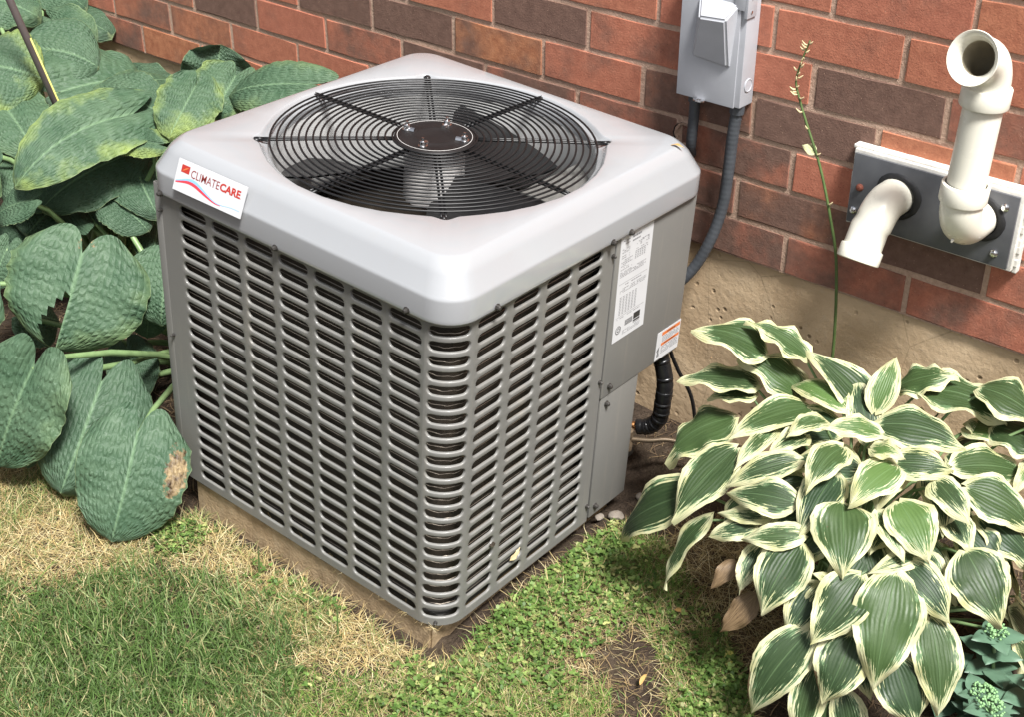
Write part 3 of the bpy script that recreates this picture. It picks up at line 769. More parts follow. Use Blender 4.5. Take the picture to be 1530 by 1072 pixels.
# rating label on the service panel: columns of small print, a standards mark and an efficiency mark
r_o = (0.014, 5.36, -2.44); r_u = (0, 1.20, 0); r_v = (0, -0.055, 2.60)
rl = quad_plate('rating_label', r_o, r_u, r_v, 0.006, M['white_label'])
pr = Print(r_o, r_u, r_v, 0.0085); rt = random.Random(9)
y = 0.965
def words(u0, u1, y, h, dens=0.8):
    u = u0
    while u < u1 - 0.01:
        w = rt.uniform(0.02, 0.07); w = min(w, u1 - u)
        if rt.random() < dens: pr.rect(u, y, u + w, y + h, 'ink')
        u += w + 0.014
words(0.08, 0.30, 0.955, 0.008); words(0.36, 0.62, 0.950, 0.016, 0.95)
words(0.08, 0.28, 0.925, 0.007); words(0.36, 0.60, 0.915, 0.014, 0.95); words(0.66, 0.88, 0.89, 0.007)
for yy in (0.88, 0.865, 0.85, 0.82, 0.80): words(0.06, 0.30, yy, 0.006, 0.7); words(0.5, 0.90, yy, 0.006, 0.4)
for i in range(6): words(0.06, 0.40, 0.775 - i * 0.017, 0.006, 0.75)
for i in range(5):
    for j in range(5): pr.rect(0.48 + j * 0.07, 0.735 + i * 0.016, 0.52 + j * 0.07, 0.742 + i * 0.016, 'ink')
for i in range(4): words(0.06, 0.86, 0.665 - i * 0.014, 0.006, 0.85)
pr.rect(0.05, 0.555, 0.93, 0.558, 'ink'); words(0.25, 0.75, 0.53, 0.008)
for i in range(3): words(0.10, 0.92, 0.50 - i * 0.016, 0.006, 0.8)
for j in range(6):
    for i in range(12): pr.rect(0.12 + j * 0.095, 0.255 + i * 0.015, 0.175 + j * 0.095, 0.261 + i * 0.015, 'ink')
pr.rect(0.05, 0.235, 0.93, 0.238, 'ink'); words(0.08, 0.8, 0.215, 0.006, 0.8)
pr.ring(0.16, 0.105, 0.085, 0.040, 0.18, 'ink_black'); pr.ring(0.165, 0.105, 0.045, 0.022, 0.35, 'ink_black')
for i in range(5): pr.rect(0.36, 0.115 + i * 0.011, 0.60, 0.121 + i * 0.011, 'ink_black')
pr.rect(0.63, 0.125, 0.84, 0.185, 'ink_black'); pr.rect(0.63, 0.10, 0.84, 0.118, 'ink_black'); pr.rect(0.63, 0.088, 0.84, 0.092, 'ink_black')
for i in range(3): words(0.30, 0.86, 0.068 - i * 0.014, 0.005, 0.8)
pr.build('print', rl)
# warning label
w_o = (0.014, 7.26, -3.77); w_u = (0, 0.97, 0); w_v = (0, 0.01, 0.76)
wlab = quad_plate('warning_label', w_o, w_u, w_v, 0.006, M['white_label'])
pr = Print(w_o, w_u, w_v, 0.0085)
pr.rect(0.20, 0.82, 0.97, 0.94, 'orange'); pr.rect(0.20, 0.46, 0.97, 0.56, 'orange')
pr2 = Print(w_o, w_u, w_v, 0.0105)
pr2.text('WARNING', 0.40, 0.845, 0.36, 0.07, 'ink_black', 0.01); pr2.text('AVERTISSEMENT', 0.32, 0.485, 0.5, 0.05, 'ink_black', 0.01)
for i in range(4): words(0.23, 0.95, 0.76 - i * 0.055, 0.022, 0.85)
for i in range(5): words(0.23, 0.95, 0.40 - i * 0.055, 0.022, 0.85)
pr.rect(0.09, 0.22, 0.13, 0.42, 'ink_black'); pr.band([0.04, 0.09, 0.14], [0.30, 0.36, 0.42], [0.34, 0.40, 0.48], 'ink_black'); pr.rect(0.07, 0.12, 0.10, 0.22, 'ink_black'); pr.rect(0.12, 0.12, 0.15, 0.22, 'ink_black')
pr.build('print', wlab); pr2.build('print', wlab)

# concrete pad under the unit
pe = thing('concrete_pad', 'tan concrete slab lying under the grey air conditioner', 'concrete pad', ubase, RU)
# the slab itself, with worn edges
bm = bmesh.new(); bmesh.ops.create_cube(bm, size=1)
a, b = Vector(U(-7.95, 0.10, -8.6)), Vector(U(-0.37, 6.6, -7.30))
for q in bm.verts: q.co = Vector([(a[i] + b[i]) / 2 + q.co[i] * (b[i] - a[i]) for i in range(3)])
bmesh.ops.subdivide_edges(bm, edges=[e for e in bm.edges if (e.verts[0].co - e.verts[1].co).length > 0.3], cuts=30, use_grid_fill=True)
bmesh.ops.bevel(bm, geom=[e for e in bm.edges if e.calc_face_angle(0) > 0.5], offset=0.005, segments=2, affect='EDGES')
rp = random.Random(4)
for q in bm.verts: q.co += Vector((rp.uniform(-1, 1), rp.uniform(-1, 1), rp.uniform(-1, 1))) * 0.0014
me = bpy.data.meshes.new('slab'); bm.to_mesh(me); bm.free(); me.materials.append(M['pad'])
link_mesh('slab', me, pe)

# ================================================================== fixtures on the wall
def arc_pts(p0, d0, d1, r, n=8):
    """quarter-ish bend from direction d0 to d1 starting at p0"""
    p0, d0, d1 = Vector(p0), Vector(d0).normalized(), Vector(d1).normalized()
    th = d0.angle(d1); c = p0 + (d1 - d0 * d0.dot(d1)).normalized() * r; m = (p0 - c)
    return [c + m * math.cos(th * i / n) + d0 * r * math.sin(th * i / n) for i in range(n + 1)]

# --- vent plate
vp = thing('vent_plate', 'dark grey metal plate screwed over white board where two vent pipes leave the wall', 'vent plate', (0.380, WY, 0.70))
L0 = Vector((0.380, WY, 0.70))
def loc(mb, o): mb.v = [tuple(Vector(q) - o) for q in mb.v]; return mb
mb = MB(); mb.box((0.2225, 0.862, 0.6335), (0.549, 0.8885, 0.7825), bev=0.003); loc(mb, L0).build('white_backing_board', M['backing'], vp, auto=40)
rk = random.Random(3); mb = MB()
for i in range(26):
    x = 0.216 + i * 0.0128; mb.box((x, 0.868 + rk.uniform(0, .001), 0.780), (x + 0.0150, 0.889, 0.7868 + rk.uniform(0, .0007)), bev=0.002)
for i in range(12):
    z = 0.628 + i * 0.0128; mb.box((0.5465, 0.870 + rk.uniform(0, .003), z), (0.5545 + rk.uniform(0, .001), 0.889, z + 0.0150), bev=0.002)
    mb.box((0.217 + rk.uniform(0, .002), 0.872, z), (0.2255, 0.889, z + 0.0150), bev=0.002)
loc(mb, L0).build('sealant_bead', M['backing'], vp)
mb = MB(); mb.box((0.2265, 0.8555, 0.6385), (0.5425, 0.8615, 0.7765), bev=0.0012); loc(mb, L0).build('cover_plate', M['plate'], vp, auto=40)
def wall_screw(x, z, mat):
    mb = MB(); mb.lathe([(0.0075, 0), (0.0075, -0.0015), (0.0052, -0.003), (0.0052, -0.006), (0.003, -0.007), (0.0, -0.0065)], 12, (x, 0.8553, z), axis='y')
    loc(mb, L0).build('screw', M[mat], vp, auto=40)
wall_screw(0.2455, 0.712, 'rust'); wall_screw(0.2385, 0.664, 'chrome'); wall_screw(0.5205, 0.753, 'chrome'); wall_screw(0.5165, 0.663, 'chrome')
def ring_blob(x, z, r, seed):
    rr_ = random.Random(seed); mb = MB(); n = 44; v = []
    for j in range(n):
        a = 2 * PI * j / n; ro_ = r + 0.004 + 0.002 * math.sin(a * 3 + seed) + rr_.uniform(0, .0012)
        v += [(x + r * 0.8 * math.cos(a), 0.8545, z + r * 0.8 * math.sin(a)), (x + r * 0.9 * math.cos(a), 0.8475, z + r * 0.9 * math.sin(a)), (x + ro_ * math.cos(a), 0.8545, z + ro_ * math.sin(a))]
    f = []
    for j in range(n):
        b = (j + 1) % n
        f += [(3 * j, 3 * b, 3 * b + 1, 3 * j + 1), (3 * j + 1, 3 * b + 1, 3 * b + 2, 3 * j + 2)]
    mb.add(v, f); loc(mb, L0).build('black_sealant', M['sealant'], vp, smooth=True)
ring_blob(0.3215, 0.7145, 0.0408, 1); ring_blob(0.4795, 0.7205, 0.0408, 2)

# --- left vent pipe: comes out and bends down
def vent(name, label, origin): return thing(name, label, 'vent pipe', origin)
v1 = vent('vent_pipe', 'short cream vent pipe bending down from the left of the grey plate', (0.318, 0.854, 0.7155)); O1 = Vector((0.318, 0.854, 0.7155))
R0 = 0.0352
p0 = Vector((0.318, 0.856, 0.7155)); d1 = Vector((-0.02, -0.47, -0.88)).normalized()
bend = arc_pts(p0 + Vector((0, -0.026, 0)), (0, -1, 0), d1, 0.055, 10)
pe_ = bend[-1]; pe_ = pe_ + d1 * 0.010 + Vector((-0.004, 0, 0)); bend.append(pe_)
mb = MB(); mb.tube([p0] + bend + [pe_ + d1 * 0.042], R0, 28, caps=False); loc(mb, O1).build('elbow', M['pvc'], v1, smooth=True)
def collar(mb, a, d, ln, r0, r1, n=28, inner=None):
    a = Vector(a); d = Vector(d).normalized()
    pts = [a, a + d * 0.0012, a + d * 0.003, a + d * (ln - 0.003), a + d * (ln - 0.0012), a + d * ln]
    mb.tube(pts, [r0, r1 - 0.0008, r1, r1, r1 - 0.0008, inner or r0], n, caps=False)
mb = MB(); collar(mb, pe_ + d1 * 0.036, d1, 0.028, R0, R0 + 0.0042, inner=R0 - 0.002); loc(mb, O1).build('pipe_collar', M['pvc'], v1, auto=40)
mb = MB(); mb.tube([pe_ + d1 * 0.064, pe_ + d1 * 0.03], [R0 - 0.002, R0 - 0.003], 28, caps=False); mb.tube([pe_ + d1 * 0.032, pe_ + d1 * 0.030], [R0 - 0.003, 0.0005], 28, caps=False); loc(mb, O1).build('pipe_bore', M['pvc_in'], v1, smooth=True)
mb = MB()
for k_ in (0.10, 0.55): 
    q = bend[int(len(bend) * k_)] ; mb.tube([q + Vector((0.026, -0.026, -0.012)), q + Vector((0.030, -0.030, -0.016))], [0.004, 0.002], 6)
loc(mb, O1).build('mould_nub', M['pvc'], v1)

# --- right vent pipe: elbow, upright, elbow facing out
v2 = vent('vent_pipe', 'tall cream vent pipe rising from the right of the grey plate to an open elbow', (0.476, 0.854, 0.7215)); O2 = Vector((0.476, 0.854, 0.7215))
p0 = Vector((0.476, 0.856, 0.7215)); up = Vector((0.035, 0, 1)).normalized()
b1 = arc_pts(p0 + Vector((0, -0.030, 0)), (0, -1, 0), up, 0.062, 12)
mb = MB(); mb.tube([p0] + b1 + [b1[-1] + up * 0.004], R0 + 0.0005, 28, caps=False); loc(mb, O2).build('elbow', M['pvc'], v2, smooth=True)
q0 = b1[-1]
mb = MB(); collar(mb, q0, up, 0.034, R0, R0 + 0.0055); loc(mb, O2).build('pipe_collar', M['pvc'], v2, auto=40)
mb = MB(); mb.tube([q0 + up * 0.02, q0 + up * 0.185], R0 - 0.0025, 28, caps=False); loc(mb, O2).build('upright_pipe', M['pvc'], v2, smooth=True)
q1 = q0 + up * 0.172
mb = MB(); collar(mb, q1, up, 0.034, R0, R0 + 0.0055); loc(mb, O2).build('pipe_collar', M['pvc'], v2, auto=40)
od = Vector((-0.10, -0.97, 0.22)).normalized()
b2 = arc_pts(q1 + up * 0.034, up, od, 0.058, 12)
mb = MB(); tip = b2[-1]
mb.tube([q1 + up * 0.03] + b2 + [tip + od * 0.012, tip + od * 0.020, tip + od * 0.026, tip + od * 0.0275], [R0] * (len(b2) + 1) + [R0, R0 + 0.0065, R0 + 0.009, R0 + 0.008], 32, caps=False)
mb.tube([tip + od * 0.0275, tip + od * 0.0265, tip + od * 0.022, tip + od * 0.006], [R0 + 0.008, R0 + 0.005, R0, R0 - 0.0075], 32, caps=False)
loc(mb, O2).build('elbow', M['pvc'], v2, smooth=True)
mb = MB(); mb.tube([tip + od * 0.0065] + b2[::-1] + [q1], [R0 - 0.0074] * (len(b2) + 2), 32, caps=False)
loc(mb, O2).build('pipe_bore', M['pvc_in'], v2, smooth=True)
mb = MB(); q = b1[6] + Vector((0, -0.026, -0.026)); mb.tube([q, q + Vector((0, -0.004, -0.004))], [0.0035, 0.0015], 8); loc(mb, O2).build('mould_nub', M['pvc'], v2)

# --- electrical disconnect
D0 = Vector((-0.092, WY, 0.80))
dis = thing('electrical_disconnect', 'pale grey metal electrical disconnect box on the brick wall above the unit', 'electrical box', D0)
x0, x1, yf, z0, z1 = -0.1635, -0.0195, 0.840, 0.8045, 1.075
mb = MB(); mb.box((x0, yf + 0.002, z0), (x1, 0.8885, z1), bev=0.0025); loc(mb, D0).build('box_body', M['galv'], dis, auto=40)
mb = MB(); mb.box((x0 - 0.0012, yf - 0.0015, z0 - 0.001), (x1 - 0.012, yf + 0.002, z1), bev=0.001); loc(mb, D0).build('front_cover', M['galv'], dis, auto=40)
# hood over the handle: proud at its top ridge, sloping back to the cover
yb = yf - 0.0016
hv = [(-0.1345, yb, 0.888), (-0.0465, yb, 0.881), (-0.1240, yb, 1.008), (-0.0370, yb, 1.006), (-0.1010, yb - 0.036, 0.978), (-0.0425, yb - 0.036, 0.982), (-0.1315, yb - 0.005, 0.889), (-0.0500, yb - 0.005, 0.8825)]
bm = bmesh.new(); bv = [bm.verts.new(Vector(q) - D0) for q in hv]
for q in ((2, 3, 5, 4), (0, 2, 4, 6), (1, 7, 5, 3), (6, 4, 5, 7), (0, 6, 7, 1)): bm.faces.new([bv[i] for i in q])
bmesh.ops.bevel(bm, geom=[e for e in bm.edges if len(e.link_faces) == 2], offset=0.004, segments=3, affect='EDGES')
me = bpy.data.meshes.new('hood'); bm.to_mesh(me); bm.free(); me.materials.append(M['galv']); ho = link_mesh('hood', me, dis); shade_auto(me, 30)
mb = MB(); n = 14; a_ = [2 * PI * j / n for j in range(n)]
c = Vector((-0.1065, yf - 0.004, z0 - 0.001)); v = []
for z in (0.0, 0.0025):
    for t_ in a_: v.append((c.x + 0.013 * math.cos(t_), c.y + 0.008 * math.sin(t_) - 0.004, c.z + z))
    for t_ in a_: v.append((c.x + 0.005 * math.cos(t_), c.y + 0.003 * math.sin(t_) - 0.005, c.z + z))
f = []
for j in range(n):
    b = (j + 1) % n
    f += [(j, b, n + b, n + j), (2 * n + j, 3 * n + j, 3 * n + b, 2 * n + b), (j, 2 * n + j, 2 * n + b, b), (n + j, n + b, 3 * n + b, 3 * n + j)]
mb.add(v, f); loc(mb, D0).build('lock_tab', M['chrome'], dis)
mb = MB(); mb.lathe([(0.0135, 0.0), (0.0135, 0.0016), (0.012, 0.0022), (0.0112, 0.0012), (0.0, 0.0012)], 20, (x1 - 0.0002, 0.866, 0.846), axis='x'); loc(mb, D0).build('knockout', M['galv'], dis, auto=40)
mb = MB(); mb.box((x1 - 0.004, yf - 0.004, 0.982), (x1 + 0.0035, 0.868, 1.07), bev=0.001)
mb.box((x1 - 0.026, yf - 0.0042, 0.996), (x1 - 0.003, yf - 0.0018, 1.07), bev=0.0008); loc(mb, D0).build('hinge_bracket', M['galv'], dis, auto=40)
mb = MB()
for z in (0.993, 1.02): mb.lathe([(0.003, 0.0), (0.003, 0.0015), (0, 0.002)], 8, (x1 + 0.0036, 0.850, z), axis='x')
loc(mb, D0).build('rivet', M['chrome'], dis)

# --- ribbed conduits
def spline(pts, n=60):
    pts = [Vector(p) for p in pts]; pts = [pts[0] * 2 - pts[1]] + pts + [pts[-1] * 2 - pts[-2]]; o = []
    m = len(pts) - 3
    for i in range(n + 1):
        t_ = i / n * m; k_ = min(int(t_), m - 1); u = t_ - k_; a, b, c, d = pts[k_:k_ + 4]
        o.append(0.5 * ((2 * b) + (c - a) * u + (2 * a - 5 * b + 4 * c - d) * u * u + (3 * b - a - 3 * c + d) * u ** 3))
    return o
def ribbed(name, label, pts, r, n, group):
    ps = spline(pts, n); o = Vector(pts[0]); t_ = thing(name, label, 'conduit', o, None, group)
    mb = MB(); mb.tube([p - o for p in ps], [r * (1.0 + 0.028 * (1 if i % 3 == 0 else -0.4)) for i in range(len(ps))], 12, caps=True)
    mb.build('ribbed_sleeve', M['conduit'], t_, smooth=True)
    mb = MB(); d = (ps[1] - ps[0]).normalized(); mb.tube([ps[0] - o - d * 0.002, ps[0] - o + d * 0.016], r * 1.28, 8); mb.build('end_fitting', M['conduit'], t_, auto=40)
GC = 'grey conduits below the electrical box'
ribbed('flexible_conduit', 'long dark grey ribbed conduit curving from the electrical box down behind the unit',
       [(-0.035, 0.862, 0.803), (-0.041, 0.862, 0.735), (-0.044, 0.862, 0.66), (-0.050, 0.860, 0.58), (-0.068, 0.850, 0.50), (-0.100, 0.835, 0.425), (-0.150, 0.80, 0.365), (-0.20, 0.74, 0.35)], 0.0118, 150, GC)
ribbed('flexible_conduit', 'short dark grey conduit dropping from the electrical box into a hole in the brick',
       [(-0.136, 0.864, 0.803), (-0.136, 0.864, 0.75), (-0.139, 0.866, 0.70), (-0.150, 0.885, 0.668), (-0.155, 0.93, 0.655)], 0.0108, 66, GC)
hp = thing('wall_patch', 'broken mortar patch around a dark hole in the brick beside the short conduit', 'mortar patch', (-0.158, WY, 0.70))
mb = MB(); rk = random.Random(8)
v = []; n = 30
for i in range(n):
    a = 2 * PI * i / n; j1, j2 = rk.uniform(.85, 1.15), rk.uniform(.8, 1.25)
    for r_, d_ in ((0.017, 0.006), (0.018 * j1, -0.001), (0.023 * j1, -0.0015), (0.028 * j2, 0.0015)): v.append((-0.014 + r_ * math.cos(a), d_, r_ * 1.15 * math.sin(a)))
mb.add(v, [(4 * i + j, 4 * i + j + 1, 4 * ((i + 1) % n) + j + 1, 4 * ((i + 1) % n) + j) for i in range(n) for j in range(3)])
mb.build('mortar_rim', M['mortar'], hp, smooth=True)
mb = MB(); mb.lathe([(0.026, -0.0035), (0.02, 0.006), (0.0, 0.007)], 14, (-0.014, 0, 0), axis='y'); mb.build('hole', M['seam'], hp)

# --- refrigerant lines behind the unit
rl_ = thing('refrigerant_line', 'thick black insulated pipe dropping behind the unit and turning in to a copper end', 'pipe', (-0.10, 0.76, 0.02))
O = Vector((-0.10, 0.76, 0.02))
ps = spline([(-0.105, 0.69, 0.40), (-0.078, 0.695, 0.325), (-0.056, 0.70, 0.245), (-0.057, 0.70, 0.182), (-0.063, 0.70, 0.140), (-0.084, 0.695, 0.114), (-0.108, 0.685, 0.107)], 48)
mb = MB(); rk = random.Random(6); mb.tube([p - O for p in ps], [0.0175 * (1 + rk.uniform(-.07, .07)) for _ in ps], 14); mb.build('insulation', M['insul'], rl_, smooth=True)
mb = MB(); mb.tube([ps[-1] - O + Vector((0.01, 0.0, 0.002)), ps[-1] - O + Vector((-0.034, 0.0, -0.006)), ps[-1] - O + Vector((-0.11, 0.0, -0.02))], 0.0085, 12); mb.build('copper_end', M['copper'], rl_, smooth=True)
for i in range(9):
    mb = MB(); p = ps[8 + i * 4] - O; t_ = (ps[9 + i * 4] - ps[7 + i * 4]).normalized(); mb.tube([p - t_ * 0.004, p + t_ * 0.004], 0.0181, 14, caps=True); mb.build('tape_wrap', M['insul'], rl_, smooth=True)
ll = thing('liquid_line', 'thin brown copper line with a dull brass valve below the black pipe', 'pipe', (-0.13, 0.73, 0.02)); O = Vector((-0.13, 0.73, 0.02))
mb = MB(); mb.tube([Vector(q) - O for q in spline([(0.06, 0.78, 0.04), (-0.03, 0.72, 0.085), (-0.075, 0.68, 0.088), (-0.125, 0.655, 0.085)], 20)], 0.0052, 10); mb.build('copper_tube', M['brass'], ll, smooth=True)
mb = MB(); q = Vector((-0.112, 0.655, 0.082)) - O
mb.lathe([(0.0, -0.02), (0.012, -0.02), (0.013, -0.004), (0.010, 0.0), (0.010, 0.014), (0.014, 0.016), (0.014, 0.030), (0.009, 0.033), (0, 0.034)], 8, tuple(q)); mb.build('valve_body', M['brass'], ll, auto=40)
mb = MB(); mb.tube([q + Vector((0.0, 0.0, 0.004)), q + Vector((0.012, -0.018, 0.003))], [0.008, 0.007], 8); mb.build('valve_cap', M['brass'], ll, auto=40)
cb = thing('control_cable', 'thin dark cable hanging from the unit down the concrete to the ground', 'cable', (-0.05, 0.80, 0.0)); O = Vector((-0.05, 0.80, 0.0))
mb = MB(); mb.tube([Vector(q) - O for q in spline([(-0.062, 0.71, 0.36), (-0.058, 0.715, 0.31), (-0.052, 0.74, 0.25), (-0.035, 0.78, 0.16), (-0.03, 0.81, 0.02)], 30)], 0.0042, 8); mb.build('sheath', M['insul'], cb, smooth=True)

# --- dark rod leaning in the left hostas
O = Vector((-1.699, 0.528, 0.0))
rod = thing('garden_rod', 'dark brown metal rod leaning among the big blue-green hosta leaves', 'rod', O)
a, b = Vector((-1.699, 0.528, -0.05)), Vector((-1.792, 0.197, 1.40))
mb = MB(); mb.tube([a - O, b - O], 0.0095, 14); mb.build('shaft', M['rod'], rod, smooth=True)
mb = MB(); d = (b - a).normalized(); sx = Vector((0.0088, 0.0046, 0)); mb.tube([a - O + sx, a.lerp(b, 0.52) - O + sx], 0.0022, 8); mb.build('edge_strip', M['yellow_leaf'], rod, smooth=True)
mb = MB(); mb.lathe([(0, 0.02), (0.010, 0.014), (0.0125, 0.0), (0.010, -0.014), (0, -0.02)], 12, tuple(b - O)); mb.build('ball_end', M['rod'], rod, smooth=True)

# measured leaf positions: base xyz, tip xyz, face normal, width, kind
LEAVES_R = [
 (0.219,0.602,0.457,0.099,0.543,0.488,0.286,-0.085,0.954,0.105,'v'),
 (0.289,0.636,0.461,0.181,0.598,0.514,0.456,-0.054,0.888,0.073,'v'),
 (0.301,0.619,0.387,0.186,0.582,0.449,0.484,-0.06,0.873,0.096,'v'),
 (0.219,0.584,0.397,0.094,0.51,0.394,0.068,-0.152,0.986,0.077,'v'),
 (0.223,0.579,0.377,0.15,0.533,0.363,-0.066,-0.201,0.977,0.075,'v'),
 (0.339,0.568,0.399,0.268,0.424,0.385,0.048,-0.121,0.991,0.086,'v'),
 (0.198,0.547,0.326,0.112,0.455,0.24,-0.345,-0.45,0.824,0.119,'v'),
 (0.289,0.409,0.366,0.253,0.275,0.275,-0.08,-0.547,0.834,0.094,'v'),
 (0.263,0.347,0.297,0.091,0.354,0.098,-0.587,-0.648,0.486,0.105,'v'),
 (0.323,0.485,0.386,0.32,0.361,0.372,-0.032,-0.115,0.993,0.042,'v'),
 (0.407,0.511,0.428,0.38,0.426,0.434,0.185,0.01,0.983,0.048,'v'),
 (0.386,0.478,0.408,0.363,0.396,0.404,0.127,-0.08,0.989,0.051,'v'),
 (0.413,0.407,0.404,0.328,0.323,0.358,0.028,-0.503,0.864,0.057,'v'),
 (0.457,0.328,0.383,0.343,0.302,0.362,-0.019,-0.579,0.815,0.067,'v'),
 (0.424,0.314,0.347,0.336,0.29,0.324,-0.045,-0.612,0.79,0.036,'v'),
 (0.478,0.435,0.443,0.48,0.321,0.42,0.141,-0.199,0.97,0.065,'v'),
 (0.489,0.397,0.411,0.497,0.279,0.363,0.142,-0.361,0.922,0.076,'d'),
 (0.4,0.585,0.419,0.271,0.611,0.404,-0.152,-0.165,0.975,0.065,'l'),
 (0.435,0.644,0.388,0.288,0.64,0.476,0.511,-0.147,0.847,0.092,'v'),
 (0.45,0.613,0.424,0.436,0.699,0.492,0.203,-0.586,0.784,0.056,'l'),
 (0.457,0.692,0.44,0.54,0.725,0.482,-0.33,-0.304,0.893,0.09,'v'),
 (0.488,0.699,0.436,0.644,0.73,0.423,0.097,-0.092,0.991,0.108,'v'),
 (0.491,0.556,0.436,0.622,0.612,0.417,0.232,-0.205,0.951,0.098,'v'),
 (0.502,0.52,0.442,0.431,0.451,0.458,0.345,-0.148,0.927,0.052,'l'),
 (0.524,0.453,0.455,0.582,0.45,0.466,-0.192,-0.4,0.896,0.04,'l'),
 (0.567,0.451,0.439,0.552,0.333,0.423,0.265,-0.166,0.95,0.07,'l'),
 (0.562,0.474,0.432,0.64,0.523,0.43,0.239,-0.34,0.909,0.067,'v'),
 (0.625,0.575,0.398,0.708,0.713,0.339,0.494,0.075,0.866,0.081,'v'),
 (0.583,0.71,0.393,0.68,0.725,0.388,0.065,-0.094,0.993,0.076,'l'),
 (0.59,0.731,0.466,0.702,0.74,0.43,0.309,-0.069,0.949,0.108,'v'),
 (0.628,0.489,0.416,0.709,0.452,0.393,0.136,-0.279,0.951,0.064,'v'),
 (0.665,0.541,0.391,0.771,0.58,0.331,0.541,-0.198,0.817,0.092,'v'),
 (0.61,0.395,0.415,0.693,0.342,0.375,0.172,-0.407,0.897,0.083,'l'),
 (0.586,0.372,0.399,0.661,0.325,0.366,0.129,-0.423,0.897,0.043,'v'),
 (0.66,0.376,0.356,0.619,0.292,0.345,0.418,-0.312,0.853,0.04,'v'),
 (0.535,0.346,0.402,0.593,0.255,0.344,0.151,-0.462,0.874,0.102,'v'),
 (0.5,0.277,0.341,0.495,0.186,0.257,0.155,-0.679,0.717,0.09,'v'),
 (0.496,0.29,0.359,0.411,0.245,0.335,0.107,-0.612,0.784,0.05,'v'),
 (0.406,0.301,0.322,0.338,0.266,0.287,-0.046,-0.659,0.751,0.046,'d'),
 (0.434,0.276,0.307,0.438,0.21,0.252,0.096,-0.638,0.764,0.043,'b2'),
 (0.454,0.236,0.238,0.422,0.189,0.174,0.041,-0.81,0.585,0.045,'b'),
 (0.394,0.263,0.261,0.379,0.221,0.224,0.045,-0.675,0.736,0.033,'b'),
 (0.547,0.271,0.289,0.536,0.2,0.219,0.193,-0.705,0.682,0.063,'d'),
 (0.607,0.285,0.329,0.586,0.188,0.245,0.239,-0.668,0.705,0.086,'v'),
 (0.656,0.31,0.338,0.696,0.203,0.203,0.341,-0.681,0.648,0.109,'v'),
 (0.658,0.345,0.347,0.751,0.327,0.29,0.363,-0.531,0.765,0.067,'d'),
 (0.722,0.427,0.351,0.812,0.39,0.275,0.457,-0.46,0.762,0.106,'v'),
 (0.718,0.327,0.275,0.781,0.27,0.152,0.489,-0.668,0.56,0.079,'v'),
 (0.63,0.241,0.247,0.628,0.174,0.153,0.279,-0.783,0.555,0.085,'e'),
 (0.564,0.216,0.234,0.521,0.139,0.086,0.137,-0.895,0.425,0.084,'e'),
 (0.695,0.274,0.212,0.758,0.256,0.121,0.52,-0.691,0.503,0.089,'d'),
 (0.695,0.548,0.342,0.794,0.561,0.273,0.579,-0.235,0.781,0.086,'d'),
 (0.658,0.494,0.362,0.721,0.448,0.339,0.188,-0.231,0.955,0.06,'d'),
 (0.563,0.272,0.315,0.543,0.253,0.327,0.688,-0.3,0.661,0.018,'v'),
 (0.583,0.713,0.403,0.614,0.712,0.379,0.597,-0.06,0.8,0.044,'l'),
 (0.699,0.718,0.357,0.724,0.582,0.383,0.353,0.236,0.905,0.033,'l'),
 (0.411,0.553,0.383,0.297,0.517,0.366,-0.05,-0.279,0.959,0.099,'d'),
 (0.492,0.474,0.391,0.384,0.415,0.386,0.154,-0.367,0.917,0.081,'d'),
 (0.499,0.378,0.364,0.428,0.291,0.323,0.147,-0.518,0.843,0.07,'d'),
 (0.578,0.353,0.336,0.566,0.257,0.278,0.242,-0.521,0.819,0.073,'d'),
 (0.657,0.41,0.329,0.707,0.33,0.268,0.318,-0.44,0.84,0.074,'d'),
 (0.481,0.676,0.365,0.534,0.695,0.379,-0.186,-0.188,0.964,0.118,'d'),
 (0.569,0.69,0.339,0.647,0.708,0.35,-0.106,-0.146,0.984,0.113,'d'),
 (0.684,0.501,0.329,0.778,0.498,0.268,0.509,-0.327,0.796,0.09,'d'),
 (0.466,0.574,0.382,0.38,0.667,0.443,0.259,-0.347,0.902,0.061,'d'),
 (0.545,0.516,0.393,0.571,0.397,0.388,0.157,-0.002,0.988,0.065,'d'),
 (0.596,0.543,0.374,0.672,0.443,0.358,0.127,-0.067,0.99,0.07,'d'),
 (0.431,0.404,0.372,0.378,0.345,0.352,0.128,-0.422,0.898,0.064,'d'),
 (0.63,0.723,0.407,0.73,0.728,0.378,0.279,-0.063,0.958,0.111,'v'),
 (0.73,0.596,0.296,0.81,0.661,0.181,0.811,0.044,0.583,0.124,'v'),
 (0.73,0.717,0.342,0.836,0.709,0.297,0.379,-0.07,0.923,0.14,'v'),
 (0.781,0.566,0.283,0.863,0.64,0.134,0.877,-0,0.481,0.136,'v'),
 (0.706,0.747,0.455,0.8,0.751,0.439,0.17,-0.099,0.98,0.127,'v'),
 (0.616,0.298,0.279,0.646,0.239,0.21,0.302,-0.651,0.696,0.062,'d'),
 (0.593,0.407,0.367,0.6,0.331,0.347,0.245,-0.224,0.943,0.052,'d'),
 (0.572,0.289,0.289,0.545,0.219,0.234,0.215,-0.652,0.727,0.053,'d'),
]
